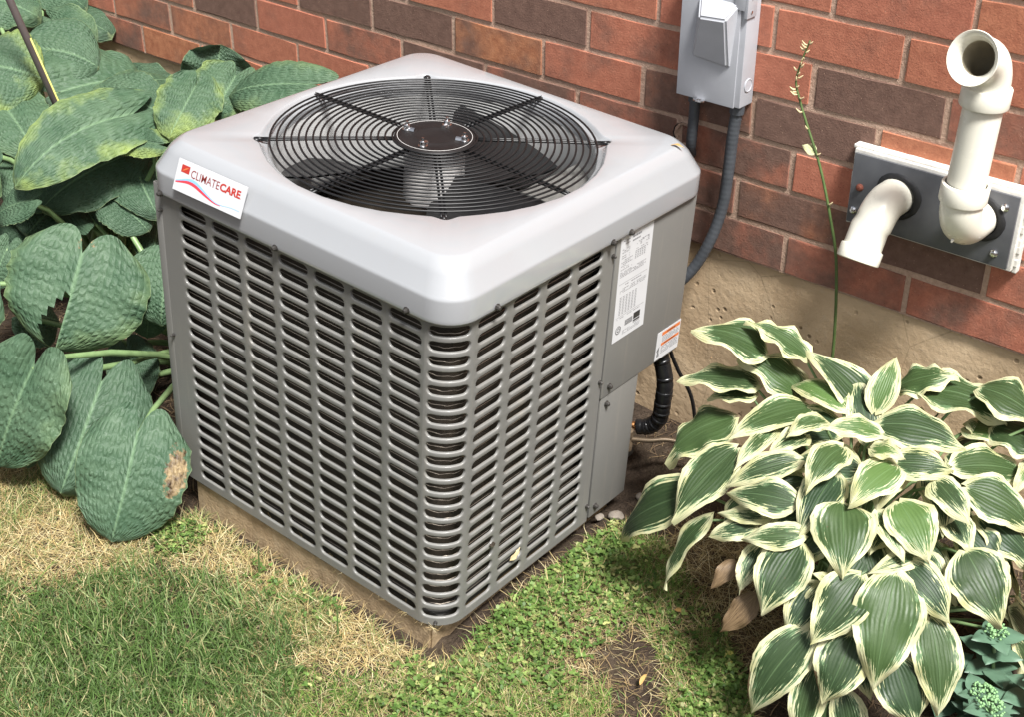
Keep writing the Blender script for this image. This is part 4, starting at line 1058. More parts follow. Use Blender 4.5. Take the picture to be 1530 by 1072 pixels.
LEAVES_L = [
 (-2.409,0.637,0.62,-2.26,0.692,0.58,0.375,-0.409,0.832,0.136,'n',0),
 (-2.443,0.82,0.6,-2.267,0.85,0.574,0.204,-0.439,0.875,0.112,'n',0),
 (-1.939,0.491,0.6,-1.811,0.58,0.56,0.5,-0.367,0.784,0.177,'n',0),
 (-1.856,0.316,0.62,-1.78,0.401,0.58,0.641,-0.227,0.734,0.201,'y',0),
 (-2.297,0.756,0.55,-2.134,0.781,0.51,0.276,-0.401,0.873,0.114,'n',0),
 (-1.814,0.462,0.52,-1.784,0.731,0.48,0.627,0.046,0.778,0.224,'n',0),
 (-1.847,0.306,0.53,-1.622,0.251,0.47,0.199,-0.223,0.954,0.164,'n',0),
 (-1.471,0.436,0.55,-1.479,0.108,0.48,0.539,-0.189,0.821,0.159,'y',0),
 (-1.519,0.422,0.43,-1.542,0.197,0.37,0.527,-0.269,0.806,0.15,'d',0),
 (-1.607,0.468,0.56,-1.461,0.515,0.53,0.31,-0.427,0.85,0.132,'n',0),
 (-1.722,0.534,0.5,-1.781,0.792,0.47,0.485,0.209,0.849,0.088,'n',0),
 (-1.403,0.585,0.6,-1.349,0.451,0.52,0.487,-0.295,0.822,0.13,'y',0),
 (-1.39,0.7,0.6,-1.342,0.582,0.54,0.456,-0.25,0.854,0.154,'y',0),
 (-1.138,0.738,0.62,-1.346,0.632,0.58,0.166,-0.614,0.772,0.12,'n',0),
 (-1.373,0.435,0.5,-1.462,0.354,0.51,0.452,-0.397,0.799,0.07,'g',0),
 (-1.228,0.103,0.38,-1.194,-0.029,0.2,0.618,-0.575,0.536,0.274,'q',1),
 (-1.116,0.246,0.34,-1.075,0.174,0.22,0.635,-0.548,0.545,0.175,'n',1),
 (-1.183,0.231,0.24,-1.159,0.186,0.15,0.664,-0.582,0.469,0.094,'n',1),
 (-1.465,0.344,0.36,-1.363,0.367,0.3,0.534,-0.31,0.786,0.11,'d',1),
 (-1.482,0.144,0.42,-1.587,0.097,0.36,-0.047,-0.744,0.666,0.083,'n',0),
 (-1.506,0.074,0.32,-1.488,0.004,0.24,0.618,-0.521,0.59,0.086,'n',1),
 (-1.01,-0.179,0.3,-1.055,-0.281,0.08,0.518,-0.811,0.27,0.185,'n',1),
 (-1.094,-0.181,0.12,-1.07,-0.208,0.03,0.784,-0.505,0.362,0.071,'n',1),
 (-0.999,-0.04,0.2,-0.93,-0.22,0.04,0.542,-0.431,0.721,0.205,'d',1),
 (-0.779,-0.107,0.2,-0.734,-0.235,0.02,0.596,-0.576,0.559,0.194,'z',1),
 (-1.678,0.244,0.45,-1.743,0.2,0.4,0.103,-0.808,0.581,0.064,'n',0),
 (-1.703,0.202,0.28,-1.601,0.201,0.22,0.484,-0.276,0.831,0.134,'d',1),
 (-1.511,0.311,0.3,-1.688,0.372,0.3,-0.047,-0.137,0.989,0.139,'d',1),
 (-1.399,0.014,0.2,-1.384,0.102,0.15,0.699,0.259,0.666,0.149,'d',1),
 (-1.46,0.444,0.36,-1.428,0.331,0.3,0.496,-0.293,0.817,0.118,'d',1),
 (-1.551,0.617,0.5,-1.482,0.599,0.45,0.492,-0.351,0.797,0.103,'d',0),
 (-1.702,0.41,0.45,-1.687,0.293,0.4,0.532,-0.273,0.802,0.14,'d',0),
 (-2.141,0.421,0.6,-2.208,0.32,0.5,0.413,-0.763,0.498,0.23,'n',0),
 (-1.683,0.146,0.5,-1.788,0.043,0.4,0.244,-0.791,0.561,0.223,'n',0),
 (-1.351,-0.102,0.35,-1.399,-0.225,0.25,0.44,-0.662,0.606,0.204,'n',1),
 (-1.119,-0.241,0.2,-1.19,-0.342,0.05,0.327,-0.848,0.416,0.184,'n',1),
 (-2.509,0.773,0.5,-2.127,0.651,0.45,0.068,-0.19,0.979,0.163,'d',0),
 (-1.968,0.787,0.45,-1.789,0.764,0.42,0.113,-0.329,0.938,0.123,'d',0),
 (-1.752,0.462,0.44,-1.579,0.392,0.38,0.243,-0.209,0.947,0.152,'n',0),
 (-1.643,0.269,0.42,-1.607,0.16,0.36,0.529,-0.27,0.804,0.147,'n',0),
 (-1.808,0.286,0.46,-1.814,0.184,0.4,0.55,-0.448,0.705,0.156,'n',0),
 (-1.503,0.452,0.4,-1.349,0.388,0.34,0.267,-0.236,0.934,0.131,'d',0),
 (-2.369,0.85,0.53,-2.168,0.85,0.52,0.047,-0.401,0.915,0.166,'d',0),
 (-1.573,0.622,0.42,-1.559,0.528,0.36,0.519,-0.406,0.753,0.124,'d',0),
 (-1.637,0.302,0.32,-1.609,0.181,0.28,0.499,-0.164,0.851,0.174,'d',1),
 (-1.226,0.023,0.1,-1.163,-0.115,0.05,0.425,-0.129,0.896,0.138,'d',1),
 (-1.204,0.158,0.12,-1.088,0.111,0.06,0.368,-0.244,0.897,0.106,'d',1),
 (-1.478,0.48,0.25,-1.366,0.358,0.2,0.305,-0.107,0.946,0.099,'d',1),
 (-1.624,0.8,0.491,-1.622,0.84,0.596,0.763,-0.609,0.216,0.16,'u',0),
]
ZONES = {
 'lawn': [(-0.878, -0.459), (-0.743, -0.395), (-0.685, -0.298), (-0.615, -0.206), (-0.506, -0.144), (-0.378, -0.133), (-0.263, -0.18), (-0.113, -0.299), (0.079, -0.469), (-0.216, -0.805), (-0.551, -1.011), (-1.108, -0.761)],
 'straw': [(-1.441, -0.465), (-1.186, -0.212), (-1.04, -0.121), (-0.744, -0.176), (-0.615, -0.206), (-0.685, -0.298), (-0.743, -0.395), (-0.878, -0.459), (-1.108, -0.761)],
 'strip': [(-0.705, -0.035), (-0.4, -0.004), (-0.035, -0.012), (0.074, 0.051), (0.113, 0.006), (-0.202, -0.221), (-0.378, -0.133), (-0.506, -0.144), (-0.624, -0.199), (-0.718, -0.154)],
 'clover': [(-0.012, 0.045), (-0.085, 0.449), (0.032, 0.521), (0.168, 0.468), (0.34, 0.361), (0.492, 0.222), (0.628, 0.004), (0.079, -0.469), (-0.202, -0.221), (-0.086, -0.132), (0.032, -0.03)],
 'bare': [(0.168, 0.167), (0.201, 0.278), (0.31, 0.22), (0.387, 0.131), (0.446, 0.027), (0.354, -0.052), (0.264, 0.092)],
 'hostadark': [(0.087, 0.538), (0.145, 0.647), (0.349, 0.624), (0.539, 0.417), (0.42, 0.315), (0.222, 0.435)],
}

# ================================================================== plants
def leaf_mesh(B, T, N, w, kind, rnd, origin, nt=16, nu=12, crown=None, pet_r=0.003, arch=0.10, fold=0.16, curl=0.12, wave=0.05, heart=False, notch=None, tipbend=0.0):
    """a leaf blade from base B to tip T (world), face normal N, width w, with its stalk back to the crown"""
    B, T, N = Vector(B), Vector(T), Vector(N); L = (T - B).length; a = (T - B) / L
    N = (N - a * N.dot(a)).normalized(); s = a.cross(N)
    if heart: kt = [0, .04, .10, .2, .3, .42, .55, .68, .8, .9, .96, 1]; kw = [.72, .84, .92, .985, 1.0, .995, .955, .86, .68, .46, .26, 0]
    else: kt = [0, .03, .08, .16, .26, .38, .5, .62, .74, .84, .92, .97, 1]; kw = [.10, .36, .60, .83, .98, 1.0, .92, .77, .565, .34, .16, .07, 0]
    ts = np.linspace(0, 1, nt + 1) ** 0.92
    us = np.linspace(-1, 1, nu + 1)
    skew = rnd.uniform(-.06, .06); ph = rnd.uniform(0, 6.28); ph2 = rnd.uniform(0, 6.28); kf = rnd.uniform(1.6, 3.0); sw = rnd.uniform(-.05, .05)
    V, LU, LT, LE = [], [], [], []
    cup = rnd.uniform(0.85, 1.15); twist = rnd.uniform(-.45, .45) if not heart else rnd.uniform(-.12, .12)
    for t_ in ts:
        hw = np.interp(t_, kt, kw) * w / 2
        for u in us:
            jag = 1 + 0.018 * math.sin(t_ * 47 + ph + (3 if u > 0 else 0)) + 0.014 * math.sin(t_ * 90 + ph2)
            x = u * hw * (jag if abs(u) > .9 else 1) * (1 + skew * (1 if u > 0 else -1))
            y = t_ * L
            if heart: y -= 0.24 * L * (1 - t_) ** 2.2 * (0.95 * math.sin(PI * abs(u) ** 0.7) + 0.30 * abs(u))
            else: y -= 0.06 * L * (1 - t_) ** 3 * abs(u)
            x += sw * L * math.sin(PI * t_)
            z = arch * L * 4 * t_ * (1 - t_)
            z += fold * abs(x) * (1 - 0.6 * t_) * cup - curl * w * u * u * (0.6 + 0.4 * t_)
            z += wave * w * math.sin(t_ * 2 * PI * kf + ph + (1.7 if u > 0 else 0)) * abs(u) ** 2.2
            z += twist * x * (t_ - 0.3)
            z -= tipbend * L * max(0, t_ - 0.65) ** 2 * 4
            if heart: z += 0.05 * w * math.sin(u * 9 + ph) * (1 - t_) * 0.5 + 0.004 * w * math.cos(u * 5 * PI)
            else: z += 0.012 * w * math.cos(u * 4.5 * PI) * math.sin(PI * t_)
            V.append(B + a * y + s * x + N * z - origin)
            LU.append(u); LT.append(t_)
            dt = (1 - t_) * L * 0.5
            LE.append(min((1 - abs(u)) * hw, dt))
    F = []; n = nu + 1
    for i in range(nt):
        for j in range(nu):
            if notch and notch(ts[i], us[j], ts[i + 1], us[j + 1]): continue
            q = (i * n + j, i * n + j + 1, (i + 1) * n + j + 1, (i + 1) * n + j)
            F.append(q)
    mi = [0] * len(F)
    if crown is not None:
        c = Vector(crown); d = (c - B); p1 = B - a * min(0.05, 0.3 * L) - N * 0.004 + d * 0.12; p2 = c + Vector((d.x * -0.12, d.y * -0.12, max(0.02, B.z * 0.45)))
        ps = [B - origin + a * 0.01 - N * 0.001 + Vector((0, 0, arch * L * .03))]
        for t_ in (0.2, 0.4, 0.6, 0.8, 1.0):
            p = B * (1 - t_) ** 3 + p1 * 3 * t_ * (1 - t_) ** 2 + p2 * 3 * t_ ** 2 * (1 - t_) + c * t_ ** 3; ps.append(p - origin)
        tb = MB(); tb.tube(ps, [pet_r * x for x in (0.7, .85, 1, 1.05, 1.15, 1.3)], 6, caps=False)
        b0 = len(V); V += [Vector(q) for q in tb.v]; F += [tuple(b0 + i for i in q) for q in tb.f]; mi += [1] * len(tb.f)
        LU += [0.5] * len(tb.v); LT += [0.5] * len(tb.v); LE += [0.02] * len(tb.v)
    return V, F, mi, LU, LT, LE
def add_leaf(parent, origin, args, mats, rnd, tone=0.0, brown=None, **kw):
    V, F, mi, LU, LT, LE = leaf_mesh(*args, rnd, origin, **kw)
    o = mesh('leaf', V, F, mats, parent, True, mi)
    LB = [brown(u, t_) if brown else 0.0 for u, t_ in zip(LU, LT)]
    for nm, d in (('lu', LU), ('lt', LT), ('le', LE), ('lb', LB)):
        at = o.data.attributes.new(nm, 'FLOAT', 'POINT'); at.data.foreach_set('value', d)
    o['tone'] = tone; o['seed'] = rnd.random()
    return o

# --- variegated hosta at the right
rl = random.Random(21)
HO = Vector((0.48, 0.52, 0.0))
hosta = thing('variegated_hosta', 'hosta with cream edged green leaves growing in front of the concrete foundation', 'plant', HO)
for r in LEAVES_R:
    B, T, N, w, kd = Vector(r[0:3]), Vector(r[3:6]), r[6:9], r[9], r[10]
    crown = HO + Vector((rl.uniform(-.06, .06), rl.uniform(-.06, .06), 0.0)); B = B - (T - B) * 0.05; T = T + (T - B) * 0.0
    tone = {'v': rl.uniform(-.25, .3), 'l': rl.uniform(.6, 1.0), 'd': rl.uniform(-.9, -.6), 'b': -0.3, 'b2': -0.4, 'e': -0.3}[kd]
    brown = {'b': lambda u, t_: 1.2, 'b2': lambda u, t_: 0.15 + 0.5 * abs(u) * t_, 'e': lambda u, t_: 0.85 * math.exp(-((abs(u) - 1) / .22) ** 2 - ((t_ - .75) / .25) ** 2) * (1 if u > 0 else .6)}.get(kd)
    up = Vector((0, 0, 1))
    o = add_leaf(hosta, HO, (B, T, N, w * 1.03, kd), [M['hosta_v'], M['petiole']], rl, tone, brown, crown=crown, pet_r=0.0034,
             arch=rl.uniform(.07, .13), fold=rl.uniform(.10, .24), curl=rl.uniform(.05, .13), wave=rl.uniform(.04, .10), tipbend=rl.uniform(0.0, .14))
    if kd == 'b': o['label'] = 'dry brown leaf'
for i in range(70):
    az = rl.uniform(0, 2 * PI); el_ = rl.uniform(0.15, 1.2); sc = rl.uniform(.80, .95)
    d0 = Vector((math.cos(az) * math.cos(el_), math.sin(az) * math.cos(el_), math.sin(el_)))
    B = Vector((0.48 + .42 * sc * .93 * d0.x, 0.5 + .37 * sc * .93 * d0.y, .44 * sc * .97 * d0.z))
    el2 = el_ - rl.uniform(.26, .42); az2 = az + rl.uniform(-.25, .25)
    d1 = Vector((math.cos(az2) * math.cos(el2), math.sin(az2) * math.cos(el2), math.sin(el2)))
    T = Vector((0.48 + .42 * sc * d1.x, 0.5 + .37 * sc * d1.y, max(.015, .44 * sc * d1.z)))
    if B.y > .85 or T.y > .85 or T.x < .27 or (T.y < .24 and T.x < .5) or (T.x > .74 and T.y < .5): continue
    nn = Vector((d0.x / .42, d0.y / .37, d0.z / .44)).normalized()
    add_leaf(hosta, HO, (B, T, nn, rl.uniform(.055, .085), 'v'), [M['hosta_v'], M['petiole']], rl, rl.uniform(-.5, .2), None, crown=HO + Vector((rl.uniform(-.06, .06), rl.uniform(-.06, .06), 0.0)), pet_r=0.0034,
             arch=rl.uniform(.06, .12), fold=rl.uniform(.10, .26), curl=rl.uniform(.05, .12), wave=rl.uniform(.03, .07))
mb = MB(); ps = [Vector(q) - HO for q in ((0.335, 0.66, 0.30), (0.338, 0.655, 0.37), (0.34, 0.65, 0.405))]
mb.tube(ps, [0.005, 0.0045, 0.001], 8); mb.build('leaf_spike', M['tan_spike'], hosta, smooth=True)
mb = MB(); ps = [Vector(q) - HO for q in ((0.50, 0.665, 0.33), (0.512, 0.68, 0.365), (0.53, 0.70, 0.405))]
mb.tube(ps, [0.004, 0.003, 0.0015], 8); mb.build('leaf_spike', M['stalk'], hosta, smooth=True)

# --- thin flower stalk in front of the brick
SO = Vector((0.262, 0.80, 0.0))
fs = thing('flower_stalk', 'thin green flower stalk with dry pale pods standing before the brick wall', 'plant', SO)
sp = spline([(0.262, 0.80, 0.0), (0.263, 0.80, 0.2), (0.264, 0.80, 0.39), (0.247, 0.80, 0.567), (0.222, 0.80, 0.66), (0.188, 0.80, 0.754), (0.150, 0.80, 0.83), (0.131, 0.80, 0.870), (0.119, 0.80, 0.905), (0.128, 0.80, 0.95), (0.138, 0.80, 0.983)], 70)
mb = MB(); mb.tube([p - SO for p in sp], list(np.linspace(0.0036, 0.0016, len(sp))), 8); mb.build('stem', M['stalk'], fs, smooth=True)
rk = random.Random(14)
for i in range(22):
    k_ = 46 + int(i * 1.12) if i > 3 else (30, 37, 41, 45)[i]
    p = sp[min(k_, 70)] - SO; a = rk.uniform(0, 6.28); d = Vector((math.cos(a), -abs(math.sin(a)) * .6, rk.uniform(-.1, .5))).normalized(); ln = rk.uniform(.008, .017)
    mb = MB(); mb.tube([p, p + d * ln * .5 + Vector((0, 0, -.001)), p + d * ln + Vector((0, 0, ln * .35))], [0.0012, 0.0022, 0.0006], 6); mb.build('dry_pod', M['straw_bits'], fs, smooth=True)
lb = sp[37] + Vector((-0.002, 0, 0))
o = add_leaf(fs, SO, (lb, lb + Vector((-0.026, -0.006, 0.012)), (0, -0.6, 0.8), 0.022, 'v'), [M['hosta_v'], M['petiole']], rl, 0.6, None, nt=8, nu=6)

# --- large blue-green hostas at the left
tear = lambda t0, u0, t1, u1: (t0 > 0.40 and u0 > -0.01 and u1 < 0.06 + (t0 - 0.36) * 1.05)
C_B, C_F = Vector((-1.66, 0.42, 0.0)), Vector((-1.16, 0.34, 0.0))
hb = thing('blue_hosta', 'large blue-green hosta with broad puckered leaves against the wall left of the unit', 'plant', C_B, None, 'blue-green hostas')
hf = thing('blue_hosta', 'large blue-green hosta with torn and browned leaves drooping onto the grass beside the unit', 'plant', C_F, None, 'blue-green hostas')
rl = random.Random(33)
for r in LEAVES_L:
    B, T, N, w, kd, cl = Vector(r[0:3]), Vector(r[3:6]), r[6:9], r[9], r[10], r[11]
    root, o_ = (hb, C_B) if cl == 0 else (hf, C_F)
    crown = o_ + Vector((rl.uniform(-.08, .08), rl.uniform(-.06, .06), 0))
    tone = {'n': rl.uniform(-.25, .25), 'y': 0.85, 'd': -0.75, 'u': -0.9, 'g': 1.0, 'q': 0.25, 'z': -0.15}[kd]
    brown = {'z': lambda u, t_: 0.95 * math.exp(-((u + .78) / .22) ** 2 - ((t_ - .34) / .22) ** 2) + 0.35 * math.exp(-((u - .5) / .2) ** 2 - ((t_ - .8) / .1) ** 2), 'q': lambda u, t_: 0.7 * math.exp(-((abs(u) - .12) / .09) ** 2 - ((t_ - .03) / .05) ** 2)}.get(kd)
    kw = dict(arch=rl.uniform(.06, .12), fold=rl.uniform(.06, .16), curl=rl.uniform(.06, .14), wave=rl.uniform(.02, .06), tipbend=rl.uniform(0, .12))
    if kd == 'u': kw = dict(arch=.0, fold=-.05, curl=-.10, wave=.10, tipbend=0)
    if kd == 'q': kw = dict(arch=.07, fold=.10, curl=.10, wave=.02, tipbend=.05, notch=tear)
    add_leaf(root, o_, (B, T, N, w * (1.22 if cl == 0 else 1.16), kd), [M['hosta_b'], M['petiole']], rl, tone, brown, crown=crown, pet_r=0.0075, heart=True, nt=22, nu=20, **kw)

# --- sedum at the lower right corner
SE = Vector((0.80, 0.44, 0.0))
sed = thing('sedum', 'grey-green sedum with fleshy leaves and pale bud clusters in the lower right corner', 'plant', SE)
rk = random.Random(17)
def sedum_stem(base, top):
    base, top = Vector(base), Vector(top)
    mb = MB(); mb.tube([base - SE, (base + top) / 2 - SE + Vector((.004, 0, 0)), top - SE], [0.004, 0.0035, 0.003], 8); mb.build('stem', M['petiole'], sed, smooth=True)
    for lev in range(4):
        p = base.lerp(top, 0.38 + 0.19 * lev)
        for k_ in range(4):
            a = k_ * PI / 2 + lev * 0.8 + rk.uniform(-.25, .25); d = Vector((math.cos(a), math.sin(a), rk.uniform(.0, .35))).normalized(); L_ = rk.uniform(.046, .070) * (1.1 - .1 * lev)
            V, F, mi, LU, LT, LE = leaf_mesh(p, p + d * L_, (0, 0, 1), L_ * 0.78, 'v', rk, SE, nt=7, nu=6, arch=.06, fold=.12, curl=.05, wave=.02)
            mesh('leaf', V, F, M['sedum'], sed, True)
    mb = MB()
    for i in range(60):
        a = rk.uniform(0, 6.28); r = 0.022 * math.sqrt(rk.random()); p = top + Vector((r * math.cos(a), r * math.sin(a), 0.012 - r * r * 14 + rk.uniform(-.002, .002)))
        bm = bmesh.new(); bmesh.ops.create_icosphere(bm, subdivisions=1, radius=rk.uniform(.0018, .0032)); bm.verts.index_update()
        mb.add([tuple(q.co + p - SE) for q in bm.verts], [[q.index for q in f.verts] for f in bm.faces]); bm.free()
    for i in range(7):
        a = i * 0.9; mb.tube([top - SE - Vector((0, 0, .01)), top - SE + Vector((.015 * math.cos(a), .015 * math.sin(a), .008))], .0012, 5)
    mb.build('bud_cluster', M['sedum_bud'], sed, smooth=True)
for b, t_ in (((0.79, 0.49, 0), (0.770, 0.500, 0.165)), ((0.83, 0.40, 0), (0.835, 0.345, 0.15)), ((0.85, 0.47, 0), (0.880, 0.46, 0.17)), ((0.80, 0.43, 0), (0.80, 0.41, 0.11)), ((0.74, 0.46, 0), (0.715, 0.455, 0.09))):
    sedum_stem(b, t_)

# ================================================================== ground cover
ZN = ZONES
def scatter(n, box, test):
    out = []; tot = 0
    while tot < n:
        x = RNG.uniform(box[0], box[1], n); y = RNG.uniform(box[2], box[3], n)
        k_ = test(x, y); p = np.stack([x[k_], y[k_]], 1); out.append(p); tot += len(p)
        if len(p) == 0: break
    return np.concatenate(out)[:n]
def fbm(x, y, s, seed=0):
    r = np.random.default_rng(100 + seed); z = 0
    for o in range(4):
        for _ in range(4):
            d = r.normal(size=2); d /= np.linalg.norm(d); z = z + np.sin((x * d[0] + y * d[1]) * s * 2 ** o + r.uniform(0, 6.28)) * 0.5 ** o
    return z / 5.0
def near_unit(x, y): return (x > -0.745) & (x < 0.0) & (y > 0.0) & (y < 0.76)
def pad_keep(x, y): return ~((x > -0.71) & (x < -0.02) & (y > -0.044 + 0.010 * np.sin(x * 60)) & (y < 0.74))
def strands(name, xy, length, width, lean, bend, cols, mat, seg=2, label=None, cat=None, lift=0.0):
    n = len(xy); a = RNG.uniform(0, 2 * PI, n); b = a + RNG.normal(0, 0.5, n)
    L_ = length; ts = np.linspace(0, 1, seg + 1)
    side = np.stack([-np.sin(b), np.cos(b), np.zeros(n)], 1)
    tilt = lean
    pts = []; p = np.stack([xy[:, 0], xy[:, 1], ground_z(xy[:, 0], xy[:, 1]) - 0.002 + lift], 1)
    th = tilt.copy(); az = a.copy()
    for k_ in range(seg + 1):
        pts.append(p.copy())
        d = np.stack([np.cos(az) * np.sin(th), np.sin(az) * np.sin(th), np.cos(th)], 1)
        p = p + d * (L_ / seg)[:, None]; th = th + bend / seg; az = az + RNG.normal(0, 0.25, n)
        gz_ = ground_z(p[:, 0], p[:, 1]) + 0.001; p[:, 2] = np.maximum(p[:, 2], gz_ + RNG.uniform(0, .004, n))
    wf = [1.0, 0.85, 0.55, 0.4][:seg] ; per = 2 * seg + 1
    V = np.zeros((n, per, 3)); C_ = np.zeros((n, per, 4)); C_[..., 3] = 1
    for k_ in range(seg):
        w = (width * (1 - (k_ / seg) ** 2 * 0.7) / 2)[:, None]
        V[:, 2 * k_] = pts[k_] - side * w; V[:, 2 * k_ + 1] = pts[k_] + side * w
    V[:, -1] = pts[seg]
    for k_ in range(per):
        C_[:, k_, :3] = cols
    idx = np.arange(n)[:, None] * per; lo = []; sz = []
    pat = []
    for k_ in range(seg - 1): pat.append([2 * k_, 2 * k_ + 1, 2 * k_ + 3, 2 * k_ + 2]); sz.append(4)
    pat.append([2 * seg - 2, 2 * seg - 1, 2 * seg]); sz.append(3)
    flat = np.concatenate(pat)
    loops = (idx + flat[None]).ravel()
    o = np_mesh(name, V.reshape(-1, 3), loops, np.tile(sz, n), mat, C_.reshape(-1, 4), smooth=True)
    return tag(o, label, cat, kind='stuff')
def mixcol(n, cs, w=None, jit=0.18):
    cs = np.array(cs); i = RNG.choice(len(cs), n, p=w); c = cs[i] * (1 + RNG.normal(0, jit, (n, 1))); return np.clip(c, 0.003, 1)
BX = (-2.3, 1.25, -1.25, 0.9)
# lawn
n = 31000
xy = scatter(n, (-1.25, 0.25, -1.15, 0.0), lambda x, y: in_poly(x + 0.03 * fbm(x, y, 25, 1), y + 0.03 * fbm(x, y, 25, 2), ZN['lawn']) & (fbm(x, y, 14, 3) > RNG.uniform(-1.5, 0.2, x.shape)))
c = mixcol(n, [(.058, .115, .024), (.095, .165, .042), (.16, .225, .08), (.34, .31, .15)], [.32, .36, .20, .12])
strands('lawn_grass', xy, RNG.uniform(.022, .055, n), RNG.uniform(.0013, .0028, n), np.abs(RNG.normal(.55, .35, n)), RNG.uniform(.3, 1.4, n), c, M['blade_grass'], 3, 'dull green lawn grass in the lower left corner', 'grass')
n = 1500
xy = scatter(n, (-1.25, 0.25, -1.15, 0.0), lambda x, y: in_poly(x + 0.03 * fbm(x, y, 25, 1), y, ZN['lawn']))
c = mixcol(n, [(.15, .21, .07), (.24, .29, .12), (.10, .17, .04)])
strands('long_grass', xy, RNG.uniform(.045, .095, n), RNG.uniform(.0016, .0030, n), np.abs(RNG.normal(.85, .3, n)), RNG.uniform(.4, 1.3, n), c, M['blade_grass'], 4, 'longer pale grass blades lying across the lawn', 'grass')
# straw-coloured and thin green growth at the lawn edge
n = 25000
xy = scatter(n, (-1.6, 0.2, -0.95, 0.1), lambda x, y: (in_poly(x, y, ZN['straw']) | in_poly(x + .02 * fbm(x, y, 30, 4), y, ZN['strip']) | in_poly(x, y, ZN['lawn']) & (RNG.random(x.shape) < .42) & (fbm(x, y, 11, 21) > -.2)) & pad_keep(x, y))
c = mixcol(n, [(.46, .36, .17), (.36, .26, .11), (.58, .50, .29), (.17, .21, .065), (.22, .15, .075)], [.34, .2, .2, .16, .1])
strands('dry_thatch', xy, RNG.uniform(.02, .06, n), RNG.uniform(.0008, .0017, n), np.abs(RNG.normal(1.25, .25, n)), RNG.uniform(-.4, 1.0, n), c, M['thatch'], 4, 'straw coloured dry thatch along the concrete pad', 'dry grass', lift=.003)
n = 6500
xy = scatter(n, (-1.6, 0.2, -0.95, 0.1), lambda x, y: (in_poly(x, y, ZN['straw']) | in_poly(x, y, ZN['strip'])) & (fbm(x, y, 18, 6) > 0.0) & pad_keep(x, y))
c = mixcol(n, [(.10, .16, .04), (.17, .23, .07), (.24, .27, .10)])
strands('edge_grass', xy, RNG.uniform(.018, .04, n), RNG.uniform(.001, .002, n), np.abs(RNG.normal(.6, .3, n)), RNG.uniform(.3, 1.2, n), c, M['blade_grass'], 3, 'thin pale green grass growing through the straw thatch', 'grass')
# thin grass, thatch and clover in front and right of the unit
inC = lambda x, y: in_poly(x + .02 * fbm(x, y, 28, 7), y + .02 * fbm(x, y, 28, 8), ZN['clover']) & pad_keep(x, y)
inB = lambda x, y: in_poly(x + .03 * fbm(x, y, 22, 9), y + .03 * fbm(x, y, 22, 10), ZN['bare'])
n = 21000
xy = scatter(n, (-0.35, 0.75, -0.6, 0.62), lambda x, y: inC(x, y) & (~inB(x, y) | (RNG.random(x.shape) < .05)) & (fbm(x, y, 17, 11) > RNG.uniform(-.7, 0.7, x.shape)))
c = mixcol(n, [(.075, .16, .028), (.14, .25, .045), (.26, .34, .09), (.44, .39, .18)], [.3, .38, .22, .10])
strands('thin_grass', xy, RNG.uniform(.014, .038, n), RNG.uniform(.0009, .0018, n), np.abs(RNG.normal(.75, .35, n)), RNG.uniform(.2, 1.3, n), c, M['blade_grass'], 3, 'thin bright grass on the soil in front of the unit', 'grass')
n = 13000
xy = scatter(n, (-0.35, 0.80, -0.6, 0.75), lambda x, y: (inC(x, y) & (RNG.random(x.shape) < np.where(inB(x, y), .12, .55 + .4 * fbm(x, y, 9, 12)))) | (in_poly(x, y, ZN['hostadark']) & (RNG.random(x.shape) < .6)))
c = mixcol(n, [(.42, .33, .16), (.30, .21, .10), (.52, .44, .26), (.16, .11, .06)], [.3, .3, .2, .2])
strands('dry_stems', xy, RNG.uniform(.02, .065, n), RNG.uniform(.0007, .0014, n), np.abs(RNG.normal(1.35, .2, n)), RNG.uniform(-.5, .9, n), c, M['thatch'], 4, 'thin dry stems lying on the soil between unit and hosta', 'dry grass', lift=.003)
n = 16000
def under(x, y): return ((x < -0.70) & (y > -0.35) & (x > -2.4)) | ((x > -0.2) & (y > 0.55)) | ((x > .35) & (y > .1))
xy = scatter(n, BX, lambda x, y: under(x, y) & ~in_poly(x, y, ZN['clover']) & ~in_poly(x, y, ZN['straw']) & pad_keep(x, y))
c = mixcol(n, [(.13, .085, .05), (.08, .05, .03), (.20, .14, .08), (.30, .22, .12)], [.35, .35, .2, .1])
strands('ground_litter', xy, RNG.uniform(.015, .05, n), RNG.uniform(.001, .0028, n), np.abs(RNG.normal(1.4, .15, n)), RNG.uniform(-.3, .6, n), c, M['thatch'], 3, 'brown plant litter on the dark soil under the hostas', 'litter', lift=.003)
